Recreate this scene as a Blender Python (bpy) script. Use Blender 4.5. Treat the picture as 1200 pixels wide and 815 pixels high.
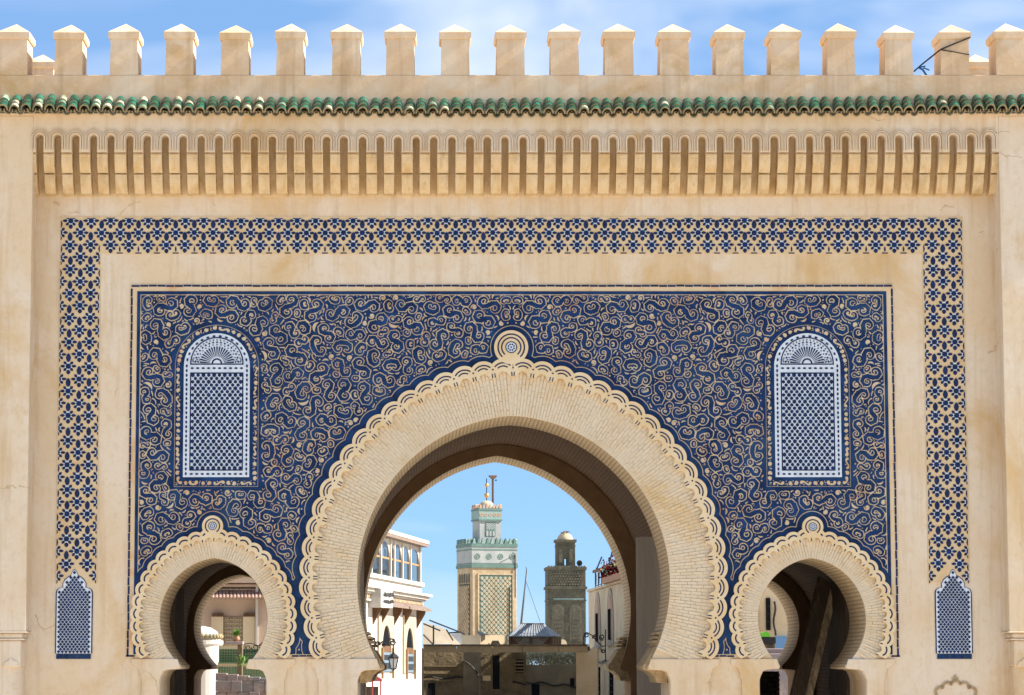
import bpy, bmesh, math, random
import numpy as np
from mathutils import Vector, Matrix
from mathutils.geometry import tessellate_polygon

for o in list(bpy.data.objects):
    bpy.data.objects.remove(o, do_unlink=True)
SC = bpy.context.scene
COL = SC.collection
rad = math.radians
random.seed(7)

# ------------------------------------------------------------------ camera
F_PX = 3400.0                 # focal length in photo pixels (1200 wide)
PX0, PY0 = 500.0, 407.5       # principal point
HOR = 785.0                   # horizon row
DIST = 50.0
PITCH = math.atan((HOR - PY0) / F_PX)
CAM = Vector((-100.5 / (F_PX / DIST), -DIST, 2.6))
cd = bpy.data.cameras.new('camera')
cam = bpy.data.objects.new('camera', cd)
COL.objects.link(cam)
cam.location = CAM
cam.rotation_euler = (math.pi / 2 + PITCH, 0, 0)
cd.sensor_width = 36.0
cd.sensor_fit = 'HORIZONTAL'
cd.lens = F_PX / 1200 * 36
cd.shift_x = (600 - PX0) / 1200
cd.clip_start = 0.5
cd.clip_end = 6000
SC.camera = cam

# ------------------------------------------------------------------ sky and sun
SUN_EL, SUN_AZ = rad(37), rad(-1.3)     # azimuth measured from +X (right); negative = in front of the gate
sun_dir = Vector((math.cos(SUN_EL) * math.cos(SUN_AZ), math.cos(SUN_EL) * math.sin(SUN_AZ), math.sin(SUN_EL)))
world = bpy.data.worlds.new('World')
SC.world = world
world.use_nodes = True
wn, wl = world.node_tree.nodes, world.node_tree.links
bg = wn['Background']
sky = wn.new('ShaderNodeTexSky')
sky.sky_type = 'NISHITA'
sky.sun_disc = False
sky.sun_elevation = SUN_EL
sky.sun_rotation = math.pi / 2 - SUN_AZ
sky.altitude = 3000
sky.air_density = 1.0
sky.dust_density = 0.0
sky.ozone_density = 10.0
tc = wn.new('ShaderNodeTexCoord')
mp = wn.new('ShaderNodeMapping')
mp.inputs['Scale'].default_value = (1.2, 1.2, 3.2)
mp.inputs['Location'].default_value = (1.3, 0.1, 0.0)
nz = wn.new('ShaderNodeTexNoise')
nz.inputs['Scale'].default_value = 3.4
nz.inputs['Detail'].default_value = 4.5
nz.inputs['Roughness'].default_value = 0.55
nz.inputs['Distortion'].default_value = 0.5
rp = wn.new('ShaderNodeValToRGB')
rp.color_ramp.elements[0].position = 0.44
rp.color_ramp.elements[1].position = 0.66
rp.color_ramp.elements[0].color = (0, 0, 0, 1)
rp.color_ramp.elements[1].color = (0.8, 0.8, 0.8, 1)
mxs = wn.new('ShaderNodeMixRGB')
mxs.inputs['Color2'].default_value = (6.6, 7.0, 7.5, 1)
wl.new(tc.outputs['Generated'], mp.inputs['Vector'])
wl.new(mp.outputs['Vector'], nz.inputs['Vector'])
wl.new(nz.outputs['Fac'], rp.inputs['Fac'])
wl.new(rp.outputs['Color'], mxs.inputs['Fac'])
flat = wn.new('ShaderNodeMixRGB')               # evens out the zenith-to-horizon falloff of the thin mountain air
flat.inputs['Fac'].default_value = 0.5
flat.inputs['Color2'].default_value = (2.5, 4.3, 6.8, 1)
wl.new(sky.outputs['Color'], flat.inputs['Color1'])
wl.new(flat.outputs['Color'], mxs.inputs['Color1'])
wl.new(mxs.outputs['Color'], bg.inputs['Color'])
bg.inputs['Strength'].default_value = 0.052
sd = bpy.data.lights.new('sun', 'SUN')
sd.energy = 4.3
sd.angle = rad(0.5)
sd.color = (1.0, 0.94, 0.85)
sun = bpy.data.objects.new('sun', sd)
COL.objects.link(sun)
sun.rotation_euler = (-sun_dir).to_track_quat('-Z', 'Y').to_euler()
sun.location = (60, 5, 60)

SC.render.engine = 'CYCLES'
SC.view_settings.view_transform = 'Standard'
SC.view_settings.look = 'None'
SC.view_settings.gamma = 1.0
SC.view_settings.use_curve_mapping = False
SC.view_settings.exposure = 1.66
SC.cycles.max_bounces = 8
SC.cycles.diffuse_bounces = 5

# ------------------------------------------------------------------ measuring helpers
_fwd = Vector((0, math.cos(PITCH), math.sin(PITCH)))
_up = Vector((0, -math.sin(PITCH), math.cos(PITCH)))
def ray(px, py):
    return _fwd + Vector((1, 0, 0)) * ((px - PX0) / F_PX) + _up * ((PY0 - py) / F_PX)
def at(px, py, Y=0.0):
    d = ray(px, py)
    return CAM + d * ((Y - CAM.y) / d.y)
def X(px, py=500, Y=0.0): return at(px, py, Y).x
def Z(py, Y=0.0): return at(PX0, py, Y).z
def S(py, Y=0.0): return (at(PX0 + 100, py, Y).x - at(PX0, py, Y).x) / 100    # metres per photo pixel on the plane
AX = 600.5                                                                    # facade axis column

# ------------------------------------------------------------------ mesh helpers
class MB:
    def __init__(s): s.v, s.f, s.m = [], [], []
    def poly(s, pts, m=0):
        i = len(s.v); s.v += [tuple(p) for p in pts]; s.f.append(tuple(range(i, i + len(pts)))); s.m.append(m)
    def quad(s, a, b, c, d, m=0): s.poly((a, b, c, d), m)
    def box(s, x0, x1, y0, y1, z0, z1, m=0, M=None):
        p = [(x, y, z) for z in (z0, z1) for y in (y0, y1) for x in (x0, x1)]
        if M is not None: p = [tuple(M @ Vector(q)) for q in p]
        i = len(s.v); s.v += p
        for q in ((0, 2, 3, 1), (4, 5, 7, 6), (0, 1, 5, 4), (2, 6, 7, 3), (0, 4, 6, 2), (1, 3, 7, 5)):
            s.f.append(tuple(i + k for k in q)); s.m.append(m)
    def prism(s, pts, y0, y1, m=0, back=False):
        """outline in (x, z), front at y0 (towards the camera), back at y1"""
        n = len(pts)
        area = sum(pts[k][0] * pts[(k + 1) % n][1] - pts[(k + 1) % n][0] * pts[k][1] for k in range(n))
        if area < 0: pts = pts[::-1]
        i = len(s.v)
        s.v += [(p[0], y0, p[1]) for p in pts] + [(p[0], y1, p[1]) for p in pts]
        if n <= 4:
            tris = [tuple(range(n))]
        else:
            tris = tessellate_polygon([[Vector((p[0], p[1], 0)) for p in pts]])
        for t in tris:
            t = list(t)
            ar = sum(pts[t[k]][0] * pts[t[(k + 1) % len(t)]][1] - pts[t[(k + 1) % len(t)]][0] * pts[t[k]][1] for k in range(len(t)))
            if abs(ar) < 1e-12: continue
            if ar < 0: t = t[::-1]
            s.f.append(tuple(i + k for k in t)); s.m.append(m)
            if back: s.f.append(tuple(i + n + k for k in t[::-1])); s.m.append(m)
        for k in range(n):
            k2 = (k + 1) % n
            s.f.append((i + k, i + n + k, i + n + k2, i + k2)); s.m.append(m)
    def tube(s, pts, r, n=6, m=0, cap=True):
        pts = [Vector(p) for p in pts]; i0 = len(s.v)
        for k, p in enumerate(pts):
            d = (pts[min(k + 1, len(pts) - 1)] - pts[max(k - 1, 0)]).normalized()
            a = Vector((0, 0, 1)) if abs(d.z) < 0.9 else Vector((0, 1, 0))
            u = d.cross(a).normalized(); w = u.cross(d)
            rr = r[k] if isinstance(r, (list, tuple)) else r
            for j in range(n):
                t = 2 * math.pi * j / n
                s.v.append(tuple(p + u * (rr * math.cos(t)) + w * (rr * math.sin(t))))
        for k in range(len(pts) - 1):
            for j in range(n):
                j2 = (j + 1) % n
                s.f.append((i0 + k * n + j, i0 + k * n + j2, i0 + (k + 1) * n + j2, i0 + (k + 1) * n + j)); s.m.append(m)
        if cap:
            s.f.append(tuple(i0 + j for j in range(n))); s.m.append(m)
            s.f.append(tuple(i0 + (len(pts) - 1) * n + j for j in reversed(range(n)))); s.m.append(m)
    def lathe(s, prof, c=(0, 0, 0), n=16, m=0):
        """profile of (radius, z)"""
        i0 = len(s.v)
        for r, z in prof:
            for j in range(n):
                t = 2 * math.pi * j / n
                s.v.append((c[0] + r * math.cos(t), c[1] + r * math.sin(t), c[2] + z))
        for k in range(len(prof) - 1):
            for j in range(n):
                j2 = (j + 1) % n
                s.f.append((i0 + k * n + j, i0 + k * n + j2, i0 + (k + 1) * n + j2, i0 + (k + 1) * n + j)); s.m.append(m)
    def mesh(s, name, mats, off=(0, 0, 0), smooth=False, M=None):
        me = bpy.data.meshes.new(name)
        vv = s.v
        if M is not None: vv = [tuple(M @ Vector(p)) for p in vv]
        if any(off): vv = [(p[0] - off[0], p[1] - off[1], p[2] - off[2]) for p in vv]
        me.from_pydata(vv, [], s.f)
        for mt in (mats if isinstance(mats, (list, tuple)) else [mats]): me.materials.append(mt)
        me.polygons.foreach_set('material_index', s.m)
        if smooth: me.polygons.foreach_set('use_smooth', [True] * len(s.f))
        me.update()
        return me
    def build(s, name, mats, parent=None, smooth=False, bevel=0, kind=None):
        """vertices are in world space; the parent's base is subtracted"""
        o = link(name, s.mesh(name, mats, BASE.get(parent, (0, 0, 0)), smooth), parent)
        if bevel:
            b = o.modifiers.new('bevel', 'BEVEL'); b.width = bevel; b.segments = 2; b.limit_method = 'ANGLE'; b.angle_limit = rad(40)
        if kind: o['kind'] = kind
        return o
BASE = {}
def link(name, me, parent=None, loc=None, rot=None, scl=None):
    o = bpy.data.objects.new(name, me); COL.objects.link(o)
    if parent is not None:
        o.parent = parent; BASE[o] = BASE.get(parent, (0, 0, 0))
    if loc is not None:
        b = BASE.get(parent, (0, 0, 0)); o.location = (loc[0] - b[0], loc[1] - b[1], loc[2] - b[2])
    if rot is not None: o.rotation_euler = rot
    if scl is not None: o.scale = scl
    return o
def thing(name, loc, label, cat, group=None):
    o = bpy.data.objects.new(name, None); COL.objects.link(o)
    o.empty_display_size = 0.3
    o.location = loc; BASE[o] = tuple(loc); o['label'] = label; o['category'] = cat
    if group: o['group'] = group
    return o
def tag(o, label, cat, group=None):
    o['label'] = label; o['category'] = cat
    if group: o['group'] = group
    return o

# ------------------------------------------------------------------ materials
def srgb(r, g, b):
    f = lambda c: (c / 255 / 12.92) if c <= 10 else ((c / 255 + 0.055) / 1.055) ** 2.4
    return (f(r), f(g), f(b), 1)
def mat(name, base, rough=0.85, vary=None, vscale=1.0, vary2=None, v2scale=0.3, v2=(0.5, 0.7), v1=(0.4, 0.65), bump=0.0, bscale=30, spec=0.3, stretch=(1, 1, 1), objvar=0.0, metal=0.0, bdist=0.02, grime=None, streak=None, crack=None):
    m = bpy.data.materials.new(name); m.use_nodes = True
    n, l = m.node_tree.nodes, m.node_tree.links
    b = n['Principled BSDF']
    b.inputs['Roughness'].default_value = rough
    b.inputs['Specular IOR Level'].default_value = spec
    b.inputs['Metallic'].default_value = metal
    b.inputs['Base Color'].default_value = base
    geo = n.new('ShaderNodeNewGeometry')
    mpn = n.new('ShaderNodeMapping'); mpn.inputs['Scale'].default_value = stretch
    l.new(geo.outputs['Position'], mpn.inputs['Vector'])
    vec = mpn.outputs['Vector']
    col = None
    def noise(sc, det=6, ro=0.6, dist=0.0):
        t = n.new('ShaderNodeTexNoise'); t.inputs['Scale'].default_value = sc; t.inputs['Detail'].default_value = det
        t.inputs['Roughness'].default_value = ro; t.inputs['Distortion'].default_value = dist
        l.new(vec, t.inputs['Vector']); return t.outputs['Fac']
    def mixin(prev, c2, fac, lo, hi):
        r = n.new('ShaderNodeMapRange'); r.inputs['From Min'].default_value = lo; r.inputs['From Max'].default_value = hi
        l.new(fac, r.inputs['Value'])
        x = n.new('ShaderNodeMixRGB'); l.new(r.outputs['Result'], x.inputs['Fac'])
        if prev is None: x.inputs['Color1'].default_value = base
        else: l.new(prev, x.inputs['Color1'])
        x.inputs['Color2'].default_value = c2
        return x.outputs['Color']
    if vary: col = mixin(col, vary, noise(vscale, 7, 0.62, 0.4), *v1)
    if vary2: col = mixin(col, vary2, noise(v2scale, 8, 0.68, 0.8), *v2)
    if grime: col = mixin(col, grime, noise(7.5, 9, 0.75, 0.2), 0.5, 0.85)
    if streak:                                            # rain runs: noise drawn out down the wall
        m2 = n.new('ShaderNodeMapping'); m2.inputs['Scale'].default_value = (2.6, 2.6, 0.16)
        l.new(geo.outputs['Position'], m2.inputs['Vector'])
        t = n.new('ShaderNodeTexNoise'); t.inputs['Scale'].default_value = 1.6; t.inputs['Detail'].default_value = 6; t.inputs['Roughness'].default_value = 0.65
        l.new(m2.outputs['Vector'], t.inputs['Vector'])
        col = mixin(col, streak, t.outputs['Fac'], 0.52, 0.80)
    if crack:                                             # hairline cracks round plaster patches
        wn2 = n.new('ShaderNodeTexNoise'); wn2.inputs['Scale'].default_value = 2.2; wn2.inputs['Detail'].default_value = 5
        l.new(geo.outputs['Position'], wn2.inputs['Vector'])
        mv = n.new('ShaderNodeMixRGB'); mv.inputs['Fac'].default_value = 0.35
        l.new(geo.outputs['Position'], mv.inputs['Color1']); l.new(wn2.outputs['Color'], mv.inputs['Color2'])
        vo = n.new('ShaderNodeTexVoronoi'); vo.feature = 'DISTANCE_TO_EDGE'; vo.inputs['Scale'].default_value = 0.75
        l.new(mv.outputs['Color'], vo.inputs['Vector'])
        inv = n.new('ShaderNodeMath'); inv.operation = 'SUBTRACT'; inv.inputs[0].default_value = 1.0
        l.new(vo.outputs['Distance'], inv.inputs[1])
        brk = n.new('ShaderNodeMath'); brk.operation = 'MULTIPLY'
        gate_n = n.new('ShaderNodeMapRange'); gate_n.inputs['From Min'].default_value = 0.52; gate_n.inputs['From Max'].default_value = 0.60
        l.new(noise(0.9, 3), gate_n.inputs['Value'])
        l.new(inv.outputs[0], brk.inputs[0]); l.new(gate_n.outputs['Result'], brk.inputs[1])
        col = mixin(col, crack, brk.outputs[0], 0.992, 1.0)
    if objvar:
        oi = n.new('ShaderNodeObjectInfo')
        hs = n.new('ShaderNodeHueSaturation')
        r = n.new('ShaderNodeMapRange'); r.inputs['To Min'].default_value = 1 - objvar; r.inputs['To Max'].default_value = 1 + objvar
        l.new(oi.outputs['Random'], r.inputs['Value']); l.new(r.outputs['Result'], hs.inputs['Value'])
        if col is None: hs.inputs['Color'].default_value = base
        else: l.new(col, hs.inputs['Color'])
        col = hs.outputs['Color']
    if col is not None: l.new(col, b.inputs['Base Color'])
    if bump:
        bp = n.new('ShaderNodeBump'); bp.inputs['Strength'].default_value = bump; bp.inputs['Distance'].default_value = bdist
        l.new(noise(bscale, 8, 0.65), bp.inputs['Height']); l.new(bp.outputs['Normal'], b.inputs['Normal'])
    return m

M = {}
M['plaster'] = mat('plaster', (0.645, 0.505, 0.342, 1), 0.9, (0.67, 0.565, 0.44, 1), 0.6, (0.57, 0.38, 0.175, 1), 0.38, (0.53, 0.68), (0.44, 0.58), 0.22, 7, 0.2, (1, 1, 0.8), grime=(0.55, 0.40, 0.24, 1), streak=(0.49, 0.345, 0.20, 1), crack=(0.47, 0.34, 0.20, 1))
M['plaster_parapet'] = mat('plaster_parapet', (0.59, 0.415, 0.255, 1), 0.9, (0.63, 0.50, 0.36, 1), 1.3, (0.48, 0.31, 0.14, 1), 0.8, (0.54, 0.72), (0.45, 0.62), 0.25, 9, 0.2, grime=(0.62, 0.51, 0.38, 1), streak=(0.44, 0.30, 0.17, 1))
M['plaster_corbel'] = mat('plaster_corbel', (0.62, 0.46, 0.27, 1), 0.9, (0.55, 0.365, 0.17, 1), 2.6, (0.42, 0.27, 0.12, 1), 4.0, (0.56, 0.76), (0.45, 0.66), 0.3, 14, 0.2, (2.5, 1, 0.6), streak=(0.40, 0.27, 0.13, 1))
M['brick_cream'] = mat('brick_cream', (0.645, 0.54, 0.395, 1), 0.85, (0.61, 0.48, 0.31, 1), 1.6, (0.60, 0.43, 0.22, 1), 0.5, (0.56, 0.68), (0.45, 0.7), 0.5, 25, 0.25)
M['clay'] = mat('clay', (0.63, 0.49, 0.31, 1), 0.8, (0.58, 0.41, 0.22, 1), 3.0, None, bump=0.25, bscale=30, spec=0.2)
M['clay_panel'] = mat('clay_panel', (0.62, 0.47, 0.29, 1), 0.8, (0.54, 0.28, 0.11, 1), 1.6, (0.62, 0.53, 0.38, 1), 0.7, (0.5, 0.7), (0.52, 0.72), 0.2, 30)
M['scallop'] = mat('scallop', (0.68, 0.55, 0.36, 1), 0.75, (0.63, 0.46, 0.25, 1), 2.2, bump=0.25, bscale=22, spec=0.25)
M['blue'] = mat('blue_glaze', (0.004, 0.018, 0.066, 1), 0.42, (0.010, 0.044, 0.145, 1), 4.0, (0.022, 0.062, 0.14, 1), 0.9, (0.50, 0.72), bump=0.25, bscale=14, spec=0.13, grime=(0.003, 0.009, 0.034, 1))
M['blue_dark'] = mat('dark_blue_glaze', (0.004, 0.012, 0.052, 1), 0.4, (0.008, 0.025, 0.10, 1), 6, bump=0.1, bscale=30, spec=0.2)
M['white'] = mat('white_glaze', (0.60, 0.66, 0.73, 1), 0.5, (0.50, 0.56, 0.64, 1), 5, bump=0.1, bscale=25, spec=0.35)
M['green0'] = mat('green_glaze', (0.004, 0.05, 0.03, 1), 0.32, (0.010, 0.11, 0.07, 1), 5, (0.05, 0.08, 0.05, 1), 3, (0.52, 0.72), spec=0.4, objvar=0.5, bump=0.3, bscale=20)
M['green1'] = mat('worn_green_glaze', (0.03, 0.16, 0.10, 1), 0.3, (0.34, 0.37, 0.27, 1), 7, spec=0.5, objvar=0.25, v1=(0.35, 0.6))  # pale noise paints sky glints as well as wear
M['green2'] = mat('cream_worn_tile', (0.40, 0.37, 0.27, 1), 0.4, (0.10, 0.22, 0.14, 1), 8, spec=0.5, objvar=0.25, v1=(0.5, 0.65))
M['tile_under'] = mat('tile_clay', (0.33, 0.24, 0.13, 1), 0.9, (0.12, 0.14, 0.08, 1), 6)
M['wood_grey'] = mat('weathered_wood', (0.30, 0.235, 0.155, 1), 0.8, (0.20, 0.155, 0.10, 1), 3, (0.36, 0.29, 0.20, 1), 5, (0.5, 0.7), bump=0.5, bscale=12, stretch=(5, 5, 0.35))
M['wood_dark'] = mat('dark_wood', (0.06, 0.042, 0.026, 1), 0.75, (0.15, 0.105, 0.06, 1), 3.5, bump=0.5, bscale=14, stretch=(4, 4, 0.5), v1=(0.5, 0.7))
M['wood_beam'] = mat('worn_beam_wood', (0.50, 0.37, 0.21, 1), 0.7, (0.20, 0.14, 0.08, 1), 5, (0.62, 0.50, 0.33, 1), 3, (0.55, 0.7), bump=0.5, bscale=14, stretch=(3, 3, 0.6))  # paler wood paints the lit edge of the timber
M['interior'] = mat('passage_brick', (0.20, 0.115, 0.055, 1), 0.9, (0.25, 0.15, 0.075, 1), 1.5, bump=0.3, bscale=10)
M['carving'] = mat('carved_plaster', (0.50, 0.37, 0.21, 1), 0.9, (0.33, 0.22, 0.11, 1), 9, bump=0.9, bscale=14, bdist=0.06)
M['cable'] = mat('black_cable', (0.02, 0.018, 0.016, 1), 0.6)
M['blue_rope'] = mat('blue_rope', (0.02, 0.16, 0.42, 1), 0.6)

# brick coursing (fine relief) for soffits and the vaults: waves across the arch axis
def coursed(name, c1, c2, scale, strength):
    m = bpy.data.materials.new(name); m.use_nodes = True
    n, l = m.node_tree.nodes, m.node_tree.links
    b = n['Principled BSDF']; b.inputs['Roughness'].default_value = 0.9; b.inputs['Specular IOR Level'].default_value = 0.2
    uv = n.new('ShaderNodeUVMap'); uv.uv_map = 'course'
    br = n.new('ShaderNodeTexBrick')
    br.inputs['Scale'].default_value = scale
    br.inputs['Mortar Size'].default_value = 0.012
    br.inputs['Mortar Smooth'].default_value = 0.4
    br.inputs['Brick Width'].default_value = 0.26
    br.inputs['Row Height'].default_value = 0.07
    br.inputs['Color1'].default_value = c1; br.inputs['Color2'].default_value = c2
    br.inputs['Mortar'].default_value = tuple(0.6 * c for c in c1[:3]) + (1,)
    l.new(uv.outputs['UV'], br.inputs['Vector']); l.new(br.outputs['Color'], b.inputs['Base Color'])
    bp = n.new('ShaderNodeBump'); bp.inputs['Strength'].default_value = strength; bp.inputs['Distance'].default_value = 0.02
    iv = n.new('ShaderNodeMath'); iv.operation = 'SUBTRACT'; iv.inputs[0].default_value = 1
    l.new(br.outputs['Fac'], iv.inputs[1]); l.new(iv.outputs[0], bp.inputs['Height']); l.new(bp.outputs['Normal'], b.inputs['Normal'])
    return m
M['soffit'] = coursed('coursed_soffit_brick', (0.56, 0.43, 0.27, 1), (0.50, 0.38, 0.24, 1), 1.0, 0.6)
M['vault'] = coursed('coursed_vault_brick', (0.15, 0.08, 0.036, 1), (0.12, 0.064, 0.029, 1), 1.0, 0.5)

# ================================================================== the ground
gb = MB()
gb.quad((-1500, -1500, 0), (1500, -1500, 0), (1500, 1500, 0), (-1500, 1500, 0))
M['ground'] = mat('ground', (0.58, 0.52, 0.43, 1), 0.95, (0.50, 0.44, 0.36, 1), 0.4, bump=0.3, bscale=4)
g = gb.build('ground', M['ground']); g['kind'] = 'structure'

# ================================================================== the gate
FR = -0.62                                  # front plane of pilasters, cornice and parapet
T1 = 1.9                                    # thickness of the front wall
BK0, BK1 = 8.5, 10.4                        # back wall
gate = thing('city_gate', (0, 0, 0), 'monumental sand-coloured city gate with blue mosaic and three horseshoe arches', 'gate')

def arch_half(cx, zc, e, R, a0, n):
    """right half of a two-centred horseshoe arch, springing to apex"""
    a1 = math.acos(e / R)
    return [(cx - e + R * math.cos(a0 + (a1 - a0) * k / n), zc + R * math.sin(a0 + (a1 - a0) * k / n)) for k in range(n + 1)]
class Arch:
    def __init__(s, cpx, cpy, e, R, spring_px, imp, jamb):
        q = S(cpy)
        s.cx = (cpx - AX) * q; s.zc = Z(cpy); s.e = e * q; s.R = R * q; s.q = q
        s.zs = Z(spring_px); s.a0 = math.asin((s.zs - s.zc) / s.R)
        s.jamb = jamb * q; s.imp = imp * q
    def opening(s, n=40, grow=0.0, cx=None):
        """outline (x, z) of the opening from the right jamb foot, over the arch, to the left jamb foot"""
        cx = s.cx if cx is None else cx
        R = s.R + grow
        h = arch_half(0, s.zc, s.e, R, s.a0, n)
        ix = h[0][0]; q = s.q; zi = h[0][1]; j = s.jamb + grow
        low = [(j, 0.0), (j, zi - 17 * q), (j - 1.5 * q, zi - 12 * q), (j - 4 * q, zi - 7 * q), (j - 8 * q, zi - 5 * q), (ix + 1 * q, zi - 4 * q), (ix, zi - 2 * q)]
        right = low + h
        left = [(-x, z) for x, z in right[:-1]][::-1]
        return [(cx + x, z) for x, z in right + left]
MAIN = Arch(AX + 1, 682, 12.4, 195.4, 781, 154, 182)
LEFT = Arch(AX - 350.5, 725.5, 8.5, 71.5, 780, 38, 62)
RIGHT = Arch(AX + 350.5, 725.5, 8.5, 71.5, 780, 38, 62)
ARCHES = [LEFT, MAIN, RIGHT]
MAIN_BACK = Arch(AX + 1, 702, 30, 213, 781, 154, 182)       # the rear arch is more pointed
BACK_ARCHES = [LEFT, MAIN_BACK, RIGHT]

HALFW = 12.5
ZTOP = Z(88, FR)                            # parapet top
def wall_outline(x0, x1, ztop, dx=(0, 0, 0), arches=ARCHES):
    out = [(x0, 0.0)]
    for a, d in zip(arches, dx):
        op = a.opening(36, cx=a.cx + d)
        out += op[::-1]
    out += [(x1, 0.0), (x1, ztop), (x0, ztop)]
    return out

def uv_course(o, axis_y=True):
    """course UV: u along y, v along the outline (arc length from the section)"""
    me = o.data
    ul = me.uv_layers.new(name='course')
    return ul
def soffit_mesh(name, prof, y0, y1, material, parent, inward=True, smooth=True):
    """sheet that follows an arch outline from y0 to y1 with arc-length UVs"""
    me = bpy.data.meshes.new(name)
    v, f, uvs = [], [], []
    s = 0.0; ss = []
    for k, p in enumerate(prof):
        if k: s += math.dist(prof[k - 1], p)
        ss.append(s)
        v += [(p[0], y0, p[1]), (p[0], y1, p[1])]
    for k in range(len(prof) - 1):
        f.append((2 * k, 2 * k + 1, 2 * k + 3, 2 * k + 2)); uvs += [(y0, ss[k]), (y1, ss[k]), (y1, ss[k + 1]), (y0, ss[k + 1])]
    me.from_pydata(v, [], f); me.materials.append(material)
    ul = me.uv_layers.new(name='course')
    ul.data.foreach_set('uv', [c for t in uvs for c in t])
    if smooth:
        me.polygons.foreach_set('use_smooth', [True] * len(f))
    return link(name, me, parent)

mb = MB(); mb.prism(wall_outline(-HALFW, HALFW, Z(150)), 0.0, T1, back=True)
mb.build('front_wall', M['plaster'], gate)
BOFF = (-0.1, -0.07, -0.05)
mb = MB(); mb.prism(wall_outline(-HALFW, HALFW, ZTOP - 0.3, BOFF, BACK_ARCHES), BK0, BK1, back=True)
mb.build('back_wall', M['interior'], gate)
# roof slab and end walls close the body
mb = MB(); mb.box(-HALFW, HALFW, T1, BK0, Z(150) - 0.5, Z(150) - 0.2)
mb.build('roof_slab', M['plaster'], gate)
for sx in (-1, 1):
    mb = MB(); mb.box(min(sx * HALFW, sx * (HALFW - 0.4)), max(sx * HALFW, sx * (HALFW - 0.4)), T1 + 0.002, BK0 - 0.002, 0, Z(150) - 0.52)
    mb.build('end_wall', M['plaster'], gate)
for a, ab, d in zip(ARCHES, BACK_ARCHES, BOFF):
    # brick soffit linings just inside the openings, and the vaulted passage between the walls
    pr = [p for p in a.opening(48, -0.004)][6:-6]
    soffit_mesh('soffit_lining', pr, 0.012, T1 - 0.01, M['soffit'], gate)
    pr = [p for p in ab.opening(48, -0.004, ab.cx + d)][6:-6]
    soffit_mesh('soffit_lining', pr, BK0 + 0.012, BK1 - 0.01, M['soffit'], gate)
    grow = 0.16 if a is MAIN else 0.22
    R = a.R + grow
    h = arch_half(0, a.zc, a.e, R, 0.0, 40)
    half = [(h[0][0], 0.0)] + h
    prof = half + [(-x, z) for x, z in half[:-1]][::-1]
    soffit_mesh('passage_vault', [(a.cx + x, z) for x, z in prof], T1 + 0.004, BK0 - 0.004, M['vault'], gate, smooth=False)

# ------------------------------------------------------------------ brick rings
def brick_ring(a, R0, R1, course, nb, parent):
    b = MB()
    a_in = math.acos(a.e / R0) - 0.002
    a0 = math.asin((Z(772) - a.zc) / (0.5 * (R0 + R1)))
    n = int((a_in - a0) * 0.5 * (R0 + R1) / course)
    da = (a_in - a0) / n
    for sx in (-1, 1):
        for k in range(n):
            cuts = [R0]
            L = (R1 - R0) / nb
            off = (0.5 if k % 2 else 1.0)
            r = R0 + L * off
            while r < R1 - 0.03:
                cuts.append(r + random.uniform(-0.02, 0.02)); r += L
            cuts.append(R1)
            wob = random.uniform(-0.12, 0.12)
            for i in range(len(cuts) - 1):
                r0, r1 = cuts[i] + (0.004 if i else 0), cuts[i + 1] - 0.004
                g0 = a0 + (k + 0.10 + random.uniform(-.05, .05) * 0.6 + wob * .2) * da; g1 = a0 + (k + 0.90 + random.uniform(-.05, .05) * 0.6 + wob * .2) * da
                yf = -0.030 + random.uniform(-0.006, 0.006)
                tilt = random.uniform(-0.006, 0.006)
                P = []
                for (r, g_, y) in ((r0, g0, yf), (r1, g0, yf), (r1, g1, yf + tilt), (r0, g1, yf + tilt)):
                    P.append((a.cx + sx * (-a.e + r * math.cos(g_)), y, a.zc + r * math.sin(g_)))
                Q = [(p[0], 0.004, p[2]) for p in P]
                if sx < 0: P = P[::-1]; Q = Q[::-1]
                b.quad(*P)
                for j in range(4): b.quad(P[j], Q[j], Q[(j + 1) % 4], P[(j + 1) % 4])
    return b.build('arch_brickwork', M['brick_cream'], parent, kind='stuff')
def ring_bed(a, R0, R1, y):
    b = MB(); n = 60
    a0 = math.asin((Z(772) - a.zc) / (0.5 * (R0 + R1)))
    I = arch_half(0, a.zc, a.e, R0, a0, n); O = arch_half(0, a.zc, a.e, R1, a0, n)
    for sx in (-1, 1):
        for k in range(n):
            q = [(a.cx + sx * p[0], y, p[1]) for p in (I[k], O[k], O[k + 1], I[k + 1])]
            b.quad(*(q if sx > 0 else q[::-1]))
    return b.build('mortar_bed', M['brick_cream'], gate)
q = MAIN.q
brick_ring(MAIN, MAIN.R + 0.004, 249 * q, 0.056, 4.2, gate); ring_bed(MAIN, MAIN.R + 0.003, 249 * q, -0.018)
for a in (LEFT, RIGHT):
    brick_ring(a, a.R + 0.004, 95 * a.q, 0.047, 1.6, gate); ring_bed(a, a.R + 0.003, 95 * a.q, -0.018)

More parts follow.
